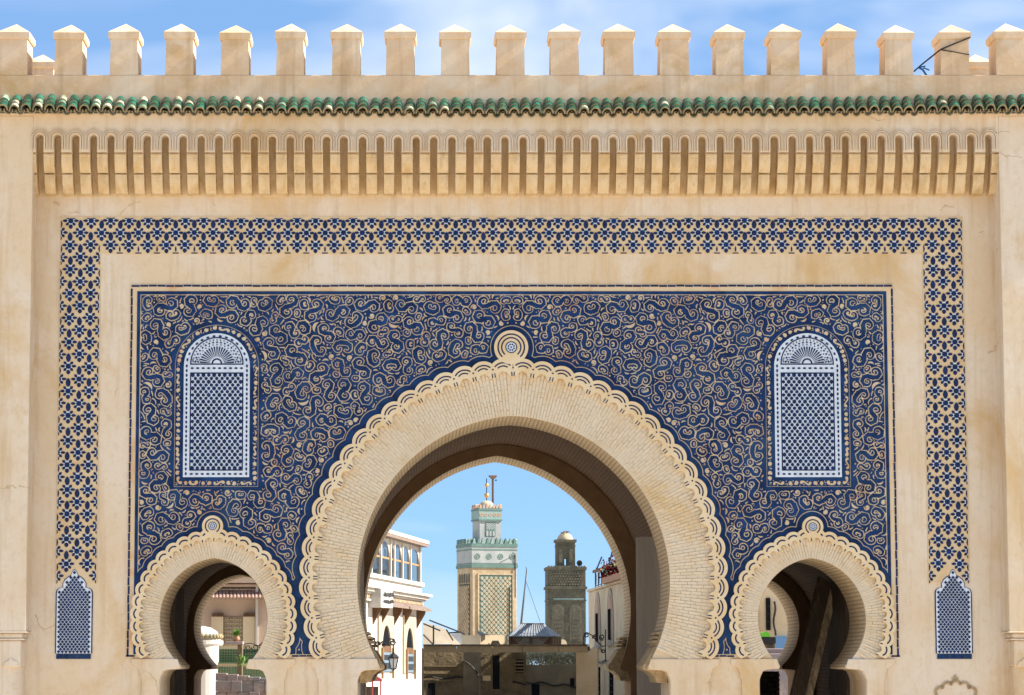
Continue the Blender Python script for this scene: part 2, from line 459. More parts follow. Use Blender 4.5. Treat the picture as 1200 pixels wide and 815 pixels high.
# ------------------------------------------------------------------ scalloped bands, inlay, bosses
def scallops(a, Rc, pitch, r_out, r_in, scoop, nhalf, arcs, slit, name='scalloped_band'):
    """lobes along a circle of radius Rc (px); returns the list of lobe centres for the mosaic cut-out"""
    q = a.q
    Rm = Rc * q
    a1 = math.acos(a.e / Rm); a0 = math.asin((Z(769) - a.zc) / Rm)
    pa = (a1 - a0) / nhalf                    # lobe pitch in angle
    band = None
    centres = []
    inlay = MB()
    lobes = []
    hp = pa * Rm / 2
    for sx in (-1, 1):
        for k in range(nhalf):
            ac = a1 - (k + 0.5 + 0.5) * pa if False else a1 - (k + 1.0) * pa + 0.5 * pa
            b = MB()
            n = 16
            def P(ds, r, y):
                g_ = ac + ds / Rm
                return (a.cx + sx * (-a.e + r * math.cos(g_)), y, a.zc + r * math.sin(g_))
            yf = -0.105 if k % 2 else -0.107
            I, O = [], []
            for j in range(n + 1):
                ds = -hp + 2 * hp * j / n
                ro = Rm + math.sqrt(max((r_out * q) ** 2 - ds * ds, 1e-6))
                ri = r_in * q + (math.sqrt(max((scoop * q) ** 2 - ds * ds, 0)) if abs(ds) < scoop * q else -0.02 * max(0, abs(ds) / hp - 0.5))
                I.append((ds, ri)); O.append((ds, ro))
            for j in range(n):
                qd = [P(*I[j], yf), P(*O[j], yf), P(*O[j + 1], yf), P(*I[j + 1], yf)]
                b.quad(*(qd if sx > 0 else qd[::-1]))
                qd = [P(*O[j], yf), P(*O[j], 0.0), P(*O[j + 1], 0.0), P(*O[j + 1], yf)]
                b.quad(*(qd if sx > 0 else qd[::-1]))
                qd = [P(*I[j + 1], yf), P(*I[j + 1], 0.0), P(*I[j], 0.0), P(*I[j], yf)]
                b.quad(*(qd if sx > 0 else qd[::-1]))
            lobes.append(b)
            c = P(0, Rm, 0); centres.append((c[0], c[2]))
            # blue arcs
            yb = yf - 0.004
            for (ra, w, span) in arcs:
                m_ = 8
                for j in range(m_):
                    t0 = -span + 2 * span * j / m_; t1 = -span + 2 * span * (j + 1) / m_
                    pts = []
                    for (t, rr) in ((t0, ra - w / 2), (t0, ra + w / 2), (t1, ra + w / 2), (t1, ra - w / 2)):
                        pts.append(P(rr * q * math.sin(t), Rm - 1.5 * q + rr * q * math.cos(t), yb))
                    inlay.quad(*(pts if sx > 0 else pts[::-1]))
            for (ds, r0, r1, w) in slit:
                for sg in (-1, 1):
                    pts = [P(sg * ds * q - w * q / 2, r0 * q, yb), P(sg * ds * q - w * q / 2, r1 * q, yb), P(sg * ds * q + w * q / 2, r1 * q, yb), P(sg * ds * q + w * q / 2, r0 * q, yb)]
                    inlay.quad(*(pts if sx > 0 else pts[::-1]))
    band = lobes[0].build(name, M['scallop'], gate)
    for b in lobes[1:]:
        b.build('lobe', M['scallop'], band)
    inlay.build('blue_inlay', M['blue_dark'], band, kind='stuff')
    return centres
CEN = {}
CEN['m'] = scallops(MAIN, 247.5, 25, 16.0, 242.5, 6.0, 20, [(12.4, 1.6, 0.82), (8.6, 1.5, 0.72)], [(10.0, 242, 247, 1.2), (11.9, 251, 252.6, 1.4)])
CEN['l'] = scallops(LEFT, 96.5, 16, 9.8, 91.5, 4.2, 13, [(6.6, 1.7, 0.9)], [(7.0, 91.5, 94.5, 0.9)])
CEN['r'] = scallops(RIGHT, 96.5, 16, 9.8, 91.5, 4.2, 13, [(6.6, 1.7, 0.9)], [(7.0, 91.5, 94.5, 0.9)])
def ring(b, cx, cz, r0, r1, y, m, t0=0, t1=2 * math.pi, n=32):
    for j in range(n):
        u0 = t0 + (t1 - t0) * j / n; u1 = t0 + (t1 - t0) * (j + 1) / n
        b.quad((cx + r0 * math.cos(u0), y, cz + r0 * math.sin(u0)), (cx + r1 * math.cos(u0), y, cz + r1 * math.sin(u0)), (cx + r1 * math.cos(u1), y, cz + r1 * math.sin(u1)), (cx + r0 * math.cos(u1), y, cz + r0 * math.sin(u1)), m)
def disc_pts(cx, cz, r, n=32): return [(cx + r * math.cos(2 * math.pi * j / n), cz + r * math.sin(2 * math.pi * j / n)) for j in range(n)]
def boss(cpx, cpy, r, rings, rw, parent):
    q = S(cpy); cx = (cpx - AX) * q; cz = Z(cpy)
    b = MB(); b.prism(disc_pts(cx, cz, r * q, 40), -0.113, 0)
    o = b.build('boss', M['scallop'], parent)
    b = MB()
    for (ra, w, t0, t1) in rings: ring(b, cx, cz, (ra - w / 2) * q, (ra + w / 2) * q, -0.117, 0, t0, t1)
    b.build('blue_ring', M['blue_dark'], o)
    b = MB(); b.prism(disc_pts(cx, cz, rw * q, 24), -0.118, -0.07)
    w = b.build('white_rosette', M['white'], o)
    b = MB()
    ring(b, cx, cz, rw * q * 0.9, rw * q * 1.08, -0.122, 0)
    for j in range(8):
        t = 2 * math.pi * (j + .5) / 8
        b.prism(disc_pts(cx + rw * q * .55 * math.cos(t), cz + rw * q * .55 * math.sin(t), rw * q * .17, 8), -0.122, -0.08)
    b.prism(disc_pts(cx, cz, rw * q * .17, 8), -0.122, -0.08)
    b.build('rosette_dot', M['blue_dark'], o)
    return (cx, cz, r * q)
PI = math.pi
arc = lambda t: (-PI / 2 + t, 3 * PI / 2 - t)
BOSS = [boss(AX - 1, 408, 20, [(15.4, 1.7, *arc(0.75)), (11.2, 1.6, *arc(0.7))], 6.4, gate),
        boss(AX - 351, 617, 12.3, [(8.3, 1.4, *arc(0.6))], 4.6, gate), boss(AX + 351, 618, 12.3, [(8.3, 1.4, *arc(0.6))], 4.6, gate)]

# ------------------------------------------------------------------ the big mosaic panel
PY_T, PY_B = 334.0, 770.5
QP = S(550)
PW = 449.5 * QP                              # half width to the outer tile line
ZP_T, ZP_B = Z(PY_T), Z(PY_B)
WIN_X = 347 * QP                             # axis of the blind windows

# clay ground of the panel, cut out over the arches
def scallop_base_outline(a, R):
    a0 = math.asin((ZP_B - a.zc) / (R * a.q))
    h = arch_half(0, a.zc, a.e, R * a.q, a0, 36)
    h[0] = (h[0][0], ZP_B)
    return [(a.cx + x, z) for x, z in h + [(-x, z) for x, z in h[:-1]][::-1]]
out = [(-PW, ZP_B)]
for a, R in zip(ARCHES, (95, 247, 95)): out += scallop_base_outline(a, R)[::-1]
out += [(PW, ZP_B), (PW, ZP_T), (-PW, ZP_T)]
mb = MB(); mb.prism(out, -0.020, 0)
panel = mb.build('mosaic_panel', M['clay_panel'], gate)

# --- arabesque glaze: scrolls packed on a distance field, then contoured into raised tile pieces
def make_arabesque():
    h = 0.0090
    x0, z0 = 0.0, ZP_B
    nx = int((PW) / h) + 1; nz_ = int((ZP_T - ZP_B) / h) + 1
    xs = x0 + np.arange(nx) * h; zs = z0 + np.arange(nz_) * h
    XX, ZZ = np.meshgrid(xs, zs)                       # [z, x]
    px = QP
    # blocked distance: inside of the frame, outside arches, window, boss
    edge = np.minimum(PW - 11.5 * px - XX, np.minimum(ZP_T - 11.5 * px - ZZ, ZZ - (ZP_B + 6 * px)))
    def sd_arch(a, R):
        rx = np.abs(XX - a.cx); R = R * a.q
        top = np.hypot(rx + a.e, ZZ - a.zc) - R
        return top
    def sd_scallop(key, r):
        d = np.full(XX.shape, 9.0)
        for c in CEN[key]:
            if c[0] < -0.5: continue
            d = np.minimum(d, np.hypot(XX - c[0], ZZ - c[1]) - r)
        return d
    sm = np.minimum(sd_scallop('m', 16.5 * MAIN.q), sd_arch(MAIN, 250))
    sr = np.minimum(sd_scallop('r', 9.8 * RIGHT.q), sd_arch(RIGHT, 96))
    sb = np.minimum(np.hypot(XX - BOSS[0][0], ZZ - BOSS[0][1]) - BOSS[0][2], np.hypot(XX - BOSS[2][0], ZZ - BOSS[2][1]) - BOSS[2][2])
    shape = np.minimum(np.minimum(sm, sr), sb)
    # window surround: arch-topped outline
    wx0 = 51.5 * px; wzb = Z(573); wzt = Z(379)
    rw = wx0; wc = wzt - rw
    def sd_win(w, zb, zc):
        dx = np.abs(XX - WIN_X)
        up = np.hypot(dx, ZZ - zc) - w
        lo = np.maximum(dx - w, zb - ZZ)
        return np.where(ZZ > zc, up, lo)
    wout = sd_win(wx0, wzb, wc)
    win_in = sd_win(39.5 * px, Z(560.5), wc)
    B = np.minimum(np.minimum(edge, shape - 8.0 * px), wout - 0.8 * px)
    Dm = np.full(XX.shape, 9.0)
    rng = random.Random(11)
    GAP = 0.0145
    def stamp(D, pts, ws):
        for (x, z), w in zip(pts, ws):
            R = w + 0.13
            i0 = max(int((z - R - z0) / h), 0); i1 = min(int((z + R - z0) / h) + 2, nz_)
            j0 = max(int((x - R - x0) / h), 0); j1 = min(int((x + R - x0) / h) + 2, nx)
            if i1 <= i0 or j1 <= j0: continue
            d = np.hypot(XX[i0:i1, j0:j1] - x, ZZ[i0:i1, j0:j1] - z) - w
            np.minimum(D[i0:i1, j0:j1], d, out=D[i0:i1, j0:j1])
    def fits(D, Bk, pts, ws, gap):
        P = np.asarray(pts); W = np.asarray(ws)
        i = np.rint((P[:, 1] - z0) / h).astype(int); j = np.rint((P[:, 0] - x0) / h).astype(int)
        if i.min() < 0 or j.min() < 0 or i.max() >= nz_ or j.max() >= nx: return False
        if (Bk[i, j] < W + 0.002).any(): return False
        if (P[:, 0] - W < 0.006).any(): return False
        return not (D[i, j] < W + gap).any()
    def volute(x, z, r, th, ch, turns, w0, w1, n):
        """spiral that unrolls from its eye at (x, z)"""
        pts, ws = [], []
        for k in range(n + 1):
            t = k / n
            rr = r * (0.10 + 0.90 * t)
            g_ = th + ch * turns * 2 * PI * t
            pts.append((x + rr * math.cos(g_), z + rr * math.sin(g_)))
            ws.append(w0 + (w1 - w0) * t)
        return pts, ws
    def scroll(x, z, sz, th, ch):
        """S- or C-shaped stem with two curled ends that finish in a bud"""
        path, wid = [], []
        n = int(max(40, sz * 4.6 / 0.010))
        px_, pz_, g_ = 0.0, 0.0, th
        L = sz * 4.6
        c1 = rng.uniform(0.75, 1.25); c2 = rng.uniform(0.75, 1.25); k2 = rng.choice((1, 1, -1))
        wm = rng.uniform(0.0105, 0.0165)
        for k in range(n + 1):
            t = k / n * 2 - 1
            at_ = abs(t)
            kap = ch * (2.3 * at_ + 6.2 * at_ ** 3) / sz * (c1 if t > 0 else -c2 * k2)
            g_ += kap * L / n
            px_ += math.cos(g_) * L / n; pz_ += math.sin(g_) * L / n
            path.append((px_, pz_))
            w = wm * (1.25 - 0.5 * at_)
            if at_ > 0.965: w = wm * 1.9
            wid.append(w)
        cx_, cz_ = path[n // 2]
        return [(x + p[0] - cx_, z + p[1] - cz_) for p in path], wid
    def leaf(x, z, sz, th, ch):
        """bent leaf, fat in the middle"""
        pts, ws = [], []
        n = 14
        for k in range(n + 1):
            t = k / n
            g_ = th + ch * 2.0 * t
            pts.append((x + sz * (math.cos(g_) - math.cos(th + ch)), z + sz * (math.sin(g_) - math.sin(th + ch))))
            ws.append(sz * (0.05 + 0.20 * math.sin(PI * t) ** 1.3))
        return pts, ws
    def grow(D, Bk, tries, gap, w, lmin, lmax, kmax):
        for _ in range(tries):
            x = rng.uniform(0, PW); z = rng.uniform(ZP_B, ZP_T); g_ = rng.uniform(0, 2 * PI)
            kap = rng.uniform(-kmax, kmax); dk = rng.uniform(-1, 1) * kmax * 4
            pts = []; st = 0.009; L = 0
            while L < lmax:
                i = int((z - z0) / h + .5); j = int((x - x0) / h + .5)
                if not (0 <= i < nz_ and 0 <= j < nx) or D[i, j] < w + gap or Bk[i, j] < w + 0.004: break
                pts.append((x, z)); x += st * math.cos(g_); z += st * math.sin(g_); g_ += kap * st; kap += dk * st; L += st
                if abs(kap) > 26: break
            if L >= lmin:
                n = len(pts)
                stamp(D, pts, [w * (0.75 + 0.5 * math.sin(PI * k / n)) if k < n - 2 else w * 1.6 for k in range(n)])
    def throw(D, Bk, kind, sizes, tries, gap, xr, zr):
        for sz in sizes:
            for _ in range(tries):
                x = rng.uniform(*xr); z = rng.uniform(*zr)
                jj = int((x - x0) / h); ii = int((z - z0) / h)
                if not (0 <= ii < nz_ and 0 <= jj < nx) or D[ii, jj] < gap or Bk[ii, jj] < 0: continue
                th = rng.uniform(0, 2 * PI); ch = rng.choice((-1, 1))
                if kind == 's': pts, ws = scroll(x, z, sz, th, ch)
                elif kind == 'v': pts, ws = volute(x, z, sz, th, ch, 1.25, 0.016, 0.011, int(sz * 7 / 0.011) + 8)
                elif kind == 'l': pts, ws = leaf(x, z, sz, th, ch)
                elif kind == 'c': pts, ws = volute(x, z, sz, th, ch, 0.75, sz * 0.26, sz * 0.15, 14)
                elif kind == 'a':
                    r = sz; pts = [(x + r * math.cos(th + ch * t), z + r * math.sin(th + ch * t)) for t in np.linspace(0, 2.6, 40)]; ws = [0.0095] * 40
                else: pts, ws = [(x, z)], [sz]
                if fits(D, Bk, pts, ws, gap):
                    stamp(D, pts, ws)
    xr, zr = (0, PW), (ZP_B, ZP_T)
    D = Dm
    # fat glazed scrolls packed on bare clay, smaller ones in the gaps, thin stems last
    def fat(x, z, r, th, ch, kind):
        """arc-built scroll: 'S' bends both ways, 'C' one way; both ends wind into a volute"""
        st = 0.012
        def arm(sign, turn1, turn2):
            out = []; px_, pz_, g_, L = 0.0, 0.0, 0.0, 0.0
            L0 = rng.uniform(0.2, 1.5) * r; L1 = L0 + turn1 * r; L2 = turn2 * r * 0.62
            while L < L1 + L2:
                t = L / (L1 + L2)
                rr = r * 3.5 if L < L0 else (r if L < L1 else r * (1 - 0.62 * (L - L1) / L2))
                g_ += sign * st / rr
                px_ += st * math.cos(g_); pz_ += st * math.sin(g_); L += st
                w = r * (0.38 * (1 - t ** 1.25) + 0.12)
                out.append((px_, pz_, w, g_))
            out[-1] = out[-1][:2] + (r * 0.20,) + out[-1][3:]
            return out
        s1 = ch; s2 = ch if kind == 'S' else -ch           # second arm leaves backwards
        t1 = (2.4, 3.4) if kind == 'S' else (1.2, 1.7)
        A = arm(s1, rng.uniform(*t1), rng.uniform(2.6, 3.9))
        Bm = [(-p[0], -p[1], p[2], p[3]) for p in arm(s2, rng.uniform(*t1), rng.uniform(2.6, 3.9))]
        pts, ws = [(x, z)], [r * 0.55]
        c_, s_ = math.cos(th), math.sin(th)
        for arm_, sg in ((A, s1), (Bm, s2)):
            for k, (u, v, w, g_) in enumerate(arm_):
                pts.append((x + c_ * u - s_ * v, z + s_ * u + c_ * v)); ws.append(w)
                if k % 6 == 3 and k < len(arm_) * 0.55:      # lobes along the outer edge
                    nxv = math.cos(g_ - sg * PI / 2); nzv = math.sin(g_ - sg * PI / 2)
                    if arm_ is Bm: nxv, nzv = -nxv, -nzv
                    u2, v2 = u + nxv * w * 0.8, v + nzv * w * 0.8
                    pts.append((x + c_ * u2 - s_ * v2, z + s_ * u2 + c_ * v2)); ws.append(r * 0.24)
        return pts, ws
    def pack(D, Bk, radii, gap, xr, zr):
        for r, tries in radii:
            for _ in range(tries):
                x = rng.uniform(*xr); z = rng.uniform(*zr)
                jj = int((x - x0) / h); ii = int((z - z0) / h)
                if not (0 <= ii < nz_ and 0 <= jj < nx) or D[ii, jj] < r * 0.5 + gap or Bk[ii, jj] < r * 0.5: continue
                pts, ws = fat(x, z, r, rng.uniform(0, 2 * PI), rng.choice((-1, 1)), rng.choice('SSSC'))
                if fits(D, Bk, pts, ws, gap): stamp(D, pts, ws)
    D1 = np.full(XX.shape, 9.0)
    pack(D1, B, ((0.076, 2500), (0.068, 6000), (0.061, 9000), (0.054, 10000), (0.048, 12000), (0.042, 13000), (0.036, 13000), (0.031, 13000)), 0.0235, xr, zr)
    gm = 0.0155 + 0.0050 * np.sin(XX * 17 + 3 * np.sin(ZZ * 9)) * np.sin(ZZ * 19 + 2 * np.sin(XX * 11))
    D = np.maximum(-D1, D1 - gm)                         # bare clay round every scroll
    B2 = np.minimum(B, D1 - gm - 0.009)
    throw(D, B2, 'v', [0.06, 0.05, 0.042], 6000, 0.011, xr, zr)
    throw(D, B2, 'l', [0.11, 0.09, 0.07, 0.055], 6000, 0.010, xr, zr)
    grow(D, B2, 20000, 0.0115, 0.0085, 0.05, 0.4, 16)
    throw(D, B2, 'c', [0.045, 0.036, 0.028], 8000, 0.010, xr, zr)
    throw(D, B2, 'd', [0.016, 0.011], 9000, 0.010, xr, zr)
    # finer scrolls in the window surround
    Bw = np.minimum(-wout - 3.0 * px, win_in - 2.6 * px)
    wr = ((WIN_X - wx0, WIN_X + wx0), (wzb, wzt))
    throw(D, Bw, 's', [0.07, 0.06, 0.05], 7000, 0.011, *wr)
    throw(D, Bw, 'v', [0.035, 0.03], 5000, 0.010, *wr)
    throw(D, Bw, 'l', [0.06, 0.05, 0.04], 8000, 0.0085, *wr)
    throw(D, Bw, 'c', [0.034, 0.027, 0.022], 8000, 0.0085, *wr)
    throw(D, Bw, 'd', [0.013, 0.010], 6000, 0.009, *wr)
    fr = np.minimum(PW - 9.6 * px - XX, ZP_T - 9.6 * px - ZZ)
    D = np.minimum(D, np.abs(fr - 2.6 * px) - 0.5 * px)
    D = np.minimum(D, np.maximum(np.abs(shape - 6.2 * px) - 0.5 * px, 2.5 * px - fr))
    D = np.minimum(D, np.abs(wout + 2.4 * px) - 0.45 * px)
    D = -D
    D = np.maximum(D, -(fr + 1.7 * px))
    # solid lines: inner frame, contour round the scallops and bosses, window outlines
    line = np.abs(fr) - 1.7 * px
    cont = np.maximum(np.abs(shape - 1.8 * px) - 3.6 * px, -(fr + 1.7 * px))
    blue = np.minimum(np.minimum(D, line), cont)
    blue = np.minimum(blue, np.abs(wout + 1.0 * px) - 1.15 * px)
    blue = np.minimum(blue, win_in - 1.7 * px)
    blue = np.maximum(blue, -(win_in + 3 * px))          # hidden behind the window plate
    blue = np.maximum(blue, -(shape + 2.5 * px))         # hidden under the raised band
    blue = np.maximum(blue, (ZP_B + 3.5 * px) - ZZ)
    D = blue
    return xs, zs, D

def contour_mesh(name, xs, zs, D, yf, yb, material):
    """marching squares: raised pieces where D < 0, with side walls"""
    nz_, nx = D.shape
    d00 = D[:-1, :-1]; d10 = D[:-1, 1:]; d11 = D[1:, 1:]; d01 = D[1:, :-1]
    case = (d00 < 0) * 1 + (d10 < 0) * 2 + (d11 < 0) * 4 + (d01 < 0) * 8
    V, T = [], []
    base = 0
    def add_tris(P):                                   # P: [n, k, 2] polygon fans, counter-clockwise in (x, z)
        nonlocal base
        n, k, _ = P.shape
        v = np.empty((n * k, 3), np.float32); v[:, 0] = P[:, :, 0].ravel(); v[:, 1] = yf; v[:, 2] = P[:, :, 1].ravel()
        idx = base + np.arange(n)[:, None] * k
        for t in range(1, k - 1):
            T.append(np.concatenate([idx, idx + t, idx + t + 1], 1))
        V.append(v); base += n * k
    def add_wall(A, Bp):
        nonlocal base
        n = len(A)
        v = np.empty((n, 4, 3), np.float32)
        v[:, 0, 0] = A[:, 0]; v[:, 0, 2] = A[:, 1]; v[:, 1, 0] = Bp[:, 0]; v[:, 1, 2] = Bp[:, 1]
        v[:, 2] = v[:, 1]; v[:, 3] = v[:, 0]; v[:, :2, 1] = yf; v[:, 2:, 1] = yb
        idx = base + np.arange(n)[:, None] * 4
        T.append(np.concatenate([idx, idx + 1, idx + 2], 1)); T.append(np.concatenate([idx, idx + 2, idx + 3], 1))
        V.append(v.reshape(-1, 3)); base += n * 4
    # full cells merged along rows
    full = case == 15
    for r in range(nz_ - 1):
        row = full[r]
        if not row.any(): continue
        dd = np.diff(np.concatenate([[0], row.astype(np.int8), [0]]))
        st = np.where(dd == 1)[0]; en = np.where(dd == -1)[0]
        P = np.empty((len(st), 4, 2)); P[:, 0, 0] = xs[st]; P[:, 1, 0] = xs[en]; P[:, 2, 0] = xs[en]; P[:, 3, 0] = xs[st]
        P[:, 0, 1] = zs[r]; P[:, 1, 1] = zs[r]; P[:, 2, 1] = zs[r + 1]; P[:, 3, 1] = zs[r + 1]
        add_tris(P)
    for c in range(1, 15):
        I, J = np.where(case == c)
        if len(I) == 0: continue
        a = [np.stack([xs[J], zs[I]], 1), np.stack([xs[J + 1], zs[I]], 1), np.stack([xs[J + 1], zs[I + 1]], 1), np.stack([xs[J], zs[I + 1]], 1)]
        dv = [d00[I, J], d10[I, J], d11[I, J], d01[I, J]]
        ins = [(c >> k) & 1 for k in range(4)]
        def cross(k):
            k2 = (k + 1) % 4
            t = dv[k] / (dv[k] - dv[k2])
            return a[k] + (a[k2] - a[k]) * t[:, None]
        loops = []
        if c in (5, 10):
            for k in range(4):
                if ins[k]: loops.append([cross((k - 1) % 4), a[k], cross(k)])
            segs = [(l_[0], l_[2]) for l_ in loops]
        else:
            l_ = []; xing = []
            for k in range(4):
                if ins[k]: l_.append(a[k])
                if ins[k] != ins[(k + 1) % 4]:
                    p = cross(k); l_.append(p); xing.append(p)
            loops = [l_]; segs = [(xing[0], xing[1])]
        for l_ in loops: add_tris(np.stack(l_, 1))
        for s0, s1 in segs: add_wall(s0, s1)
    V = np.concatenate(V); T = np.concatenate(T).astype(np.int32)
    me = bpy.data.meshes.new(name)
    me.vertices.add(len(V)); me.vertices.foreach_set('co', V.ravel())
    me.loops.add(T.size); me.loops.foreach_set('vertex_index', T.ravel())
    me.polygons.add(len(T)); me.polygons.foreach_set('loop_start', np.arange(0, T.size, 3, dtype=np.int32))
    me.polygons.foreach_set('loop_total', np.full(len(T), 3, np.int32))
    me.materials.append(material); me.update(calc_edges=True)
    return me
xs_, zs_, D_ = make_arabesque()
me = contour_mesh('arabesque_tiles', xs_, zs_, D_, -0.028, -0.018, M['blue'])
print('blue share', float((D_ < 0).mean()), 'tris', len(me.polygons))
for sx in (1, -1):
    o = link('arabesque_tiles', me, panel, (0, 0, 0), scl=(sx, 1, 1)); o['kind'] = 'stuff'
    o['label'] = 'raised blue glazed scrollwork'
# dashed tile line round the panel
mb = MB()
pxq = QP
def dashes(x0, z0, x1, z1, w, step):
    L = math.hypot(x1 - x0, z1 - z0); n = max(1, round(L / step))
    for k in range(n):
        t0 = (k + 0.04) / n; t1 = (k + 0.96) / n; j = random.uniform(-0.004, 0.004)
        if abs(z1 - z0) < 1e-6:
            mb.prism([(x0 + (x1 - x0) * t0, z0 + j), (x0 + (x1 - x0) * t1, z0 + j), (x0 + (x1 - x0) * t1, z0 + w + j), (x0 + (x1 - x0) * t0, z0 + w + j)], -0.027, -0.015)
        else:
            mb.prism([(x0 + j, z0 + (z1 - z0) * t0), (x0 + w + j, z0 + (z1 - z0) * t0), (x0 + w + j, z0 + (z1 - z0) * t1), (x0 + j, z0 + (z1 - z0) * t1)], -0.027, -0.015)
w = 2.2 * pxq
dashes(-PW + 0.01, ZP_T - w - 0.005, PW - 0.01, ZP_T - w - 0.005, w, 0.15)
for sx in (-1, 1):
    xx = -PW + 0.006 if sx < 0 else PW - w - 0.006
    dashes(xx, ZP_B + 0.01, xx, ZP_T - 2 * w, w, 0.15)
for (p0, p1) in ((150, 161), (343, 369), (832, 858), (1040, 1051)):
    dashes((p0 - AX) * pxq, ZP_B + 0.006, (p1 - AX) * pxq, ZP_B + 0.006, w * 0.9, 0.15)
o = mb.build('tile_line', M['blue_dark'], panel, kind='stuff')

# ------------------------------------------------------------------ blind windows in the mosaic
def arched(x, w, zb, zt, n=24):
    zc = zt - w
    return [(x - w, zb), (x + w, zb)] + [(x + w * math.cos(PI * k / n), zc + w * math.sin(PI * k / n)) for k in range(n + 1)]
def star(cx, cz, r, n=6, ph=0.0, dent=0.62):
    return [(cx + (r if k % 2 == 0 else r * dent) * math.cos(ph + PI * k / n), cz + (r if k % 2 == 0 else r * dent) * math.sin(ph + PI * k / n)) for k in range(2 * n)]
def blind_window(x, tag_label):
    px = QP
    zb, zt, w = Z(559.5), Z(391), 38.8 * px
    mb = MB(); mb.prism(arched(x, w, zb, zt), -0.036, -0.02)
    o = mb.build('mosaic_window', M['white'], panel); o['label'] = tag_label
    zc = zt - w
    L = MB(); y = -0.041
    # border of oval dots
    c = w - 3.4 * px
    path = []
    zt_ = zc
    n = int((zc - zb - 4 * px) / (5.4 * px))
    for k in range(n + 1):
        for sx in (-1, 1): path.append((x + sx * c, zb + 4 * px + (zc - zb - 4 * px) * k / n, 0))
    for k in range(1, 15): path.append((x + c * math.cos(PI * k / 15), zc + c * math.sin(PI * k / 15), PI * k / 15))
    m_ = 11
    for k in range(1, m_): path.append((x - c + 2 * c * k / m_, zb + 3.6 * px, PI / 2))
    zcross = Z(432)
    for k in range(1, m_): path.append((x - c + 2 * c * k / m_, zcross, PI / 2))
    for (cx, cz, an) in path:
        pts = []
        for j in range(8):
            u = 2 * PI * j / 8; a_, b_ = 1.2 * px * math.cos(u), 2.0 * px * math.sin(u)
            pts.append((cx + a_ * math.cos(an) - b_ * math.sin(an), cz + a_ * math.sin(an) + b_ * math.cos(an)))
        L.prism(pts, y, -0.03)
    L.build('border_dot', M['blue_dark'], o, kind='stuff')
    # blue lines framing the two fields
    L = MB()
    wi = w - 7.4 * px; z1 = Z(437); z0 = Z(552); lw = 1.5 * px
    for (a, b_, c_, d) in ((x - wi, x - wi + lw, z0, z1), (x + wi - lw, x + wi, z0, z1), (x - wi + lw, x + wi - lw, z0, z0 + lw), (x - wi + lw, x + wi - lw, z1 - lw, z1)):
        L.prism([(a, c_), (b_, c_), (b_, d), (a, d)], y, -0.03)
    # tympanum
    tz = Z(428)
    L.prism([(x - wi, tz), (x + wi, tz), (x + wi, tz + lw), (x - wi, tz + lw)], y, -0.03)
    rt = wi
    ring(L, x, tz + lw, rt - lw, rt, y, 0, 0.0, PI, 28)
    L.build('blue_fillet', M['blue_dark'], o)
    L = MB()
    tzc = tz + lw
    r0 = rt * 0.26; r1 = rt * 0.62
    for k in range(19):
        t = PI * (k + 0.5) / 19; dw = PI / 19 * 0.30
        L.prism([(x + r0 * math.cos(t - dw * .6), tzc + r0 * math.sin(t - dw * .6)), (x + r1 * math.cos(t - dw), tzc + r1 * math.sin(t - dw)), (x + r1 * 1.06 * math.cos(t), tzc + r1 * 1.06 * math.sin(t)), (x + r1 * math.cos(t + dw), tzc + r1 * math.sin(t + dw)), (x + r0 * math.cos(t + dw * .6), tzc + r0 * math.sin(t + dw * .6))], y, -0.03)
    ring(L, x, tzc, rt * .14, rt * .20, y, 0, 0, PI, 12)
    for rr, nn in ((0.71, 15), (0.80, 17), (0.89, 21)):
        for k in range(nn):
            t = PI * (k + 0.5) / nn
            L.prism(star(x + rt * rr * math.cos(t), tzc + rt * rr * math.sin(t), rt * (0.036 if nn != 17 else 0.05), 4), y, -0.03)
    for sx in (-1, 1):
        for (u, v_) in ((.45, .05), (.58, .05), (.70, .05), (.52, .13), (.64, .13), (.82, .06), (.9, .13), (.74, .14)):
            L.prism(star(x + sx * rt * u, tzc + rt * v_, rt * .038, 4), y, -0.03)
    L.build('fan_tympanum', M['blue_dark'], o, kind='stuff')
    # star lattice
    L = MB()
    fx0, fx1, fz0, fz1 = x - wi + 3.2 * px, x + wi - 3.2 * px, z0 + 3.2 * px, z1 - 3.2 * px
    nr = 29; nc = 9
    for r in range(nr):
        zz = fz0 + (fz1 - fz0) * r / (nr - 1)
        for c_ in range(nc + (0 if r % 2 else 1)):
            xx = fx0 + (fx1 - fx0) * (c_ + (0.5 if r % 2 else 0)) / nc
            big = (r % 4 == 0 and c_ % 2 == 0) or (r % 4 == 2 and c_ % 2 == 1)
            L.prism(star(xx, zz, (2.9 if big else 2.45) * px, 6, PI / 6, 0.72), y, -0.03)
    L.build('star_lattice', M['blue_dark'], o, kind='stuff')
blind_window(-WIN_X, 'white and blue arched window panel, left')
blind_window(WIN_X, 'white and blue arched window panel, right')

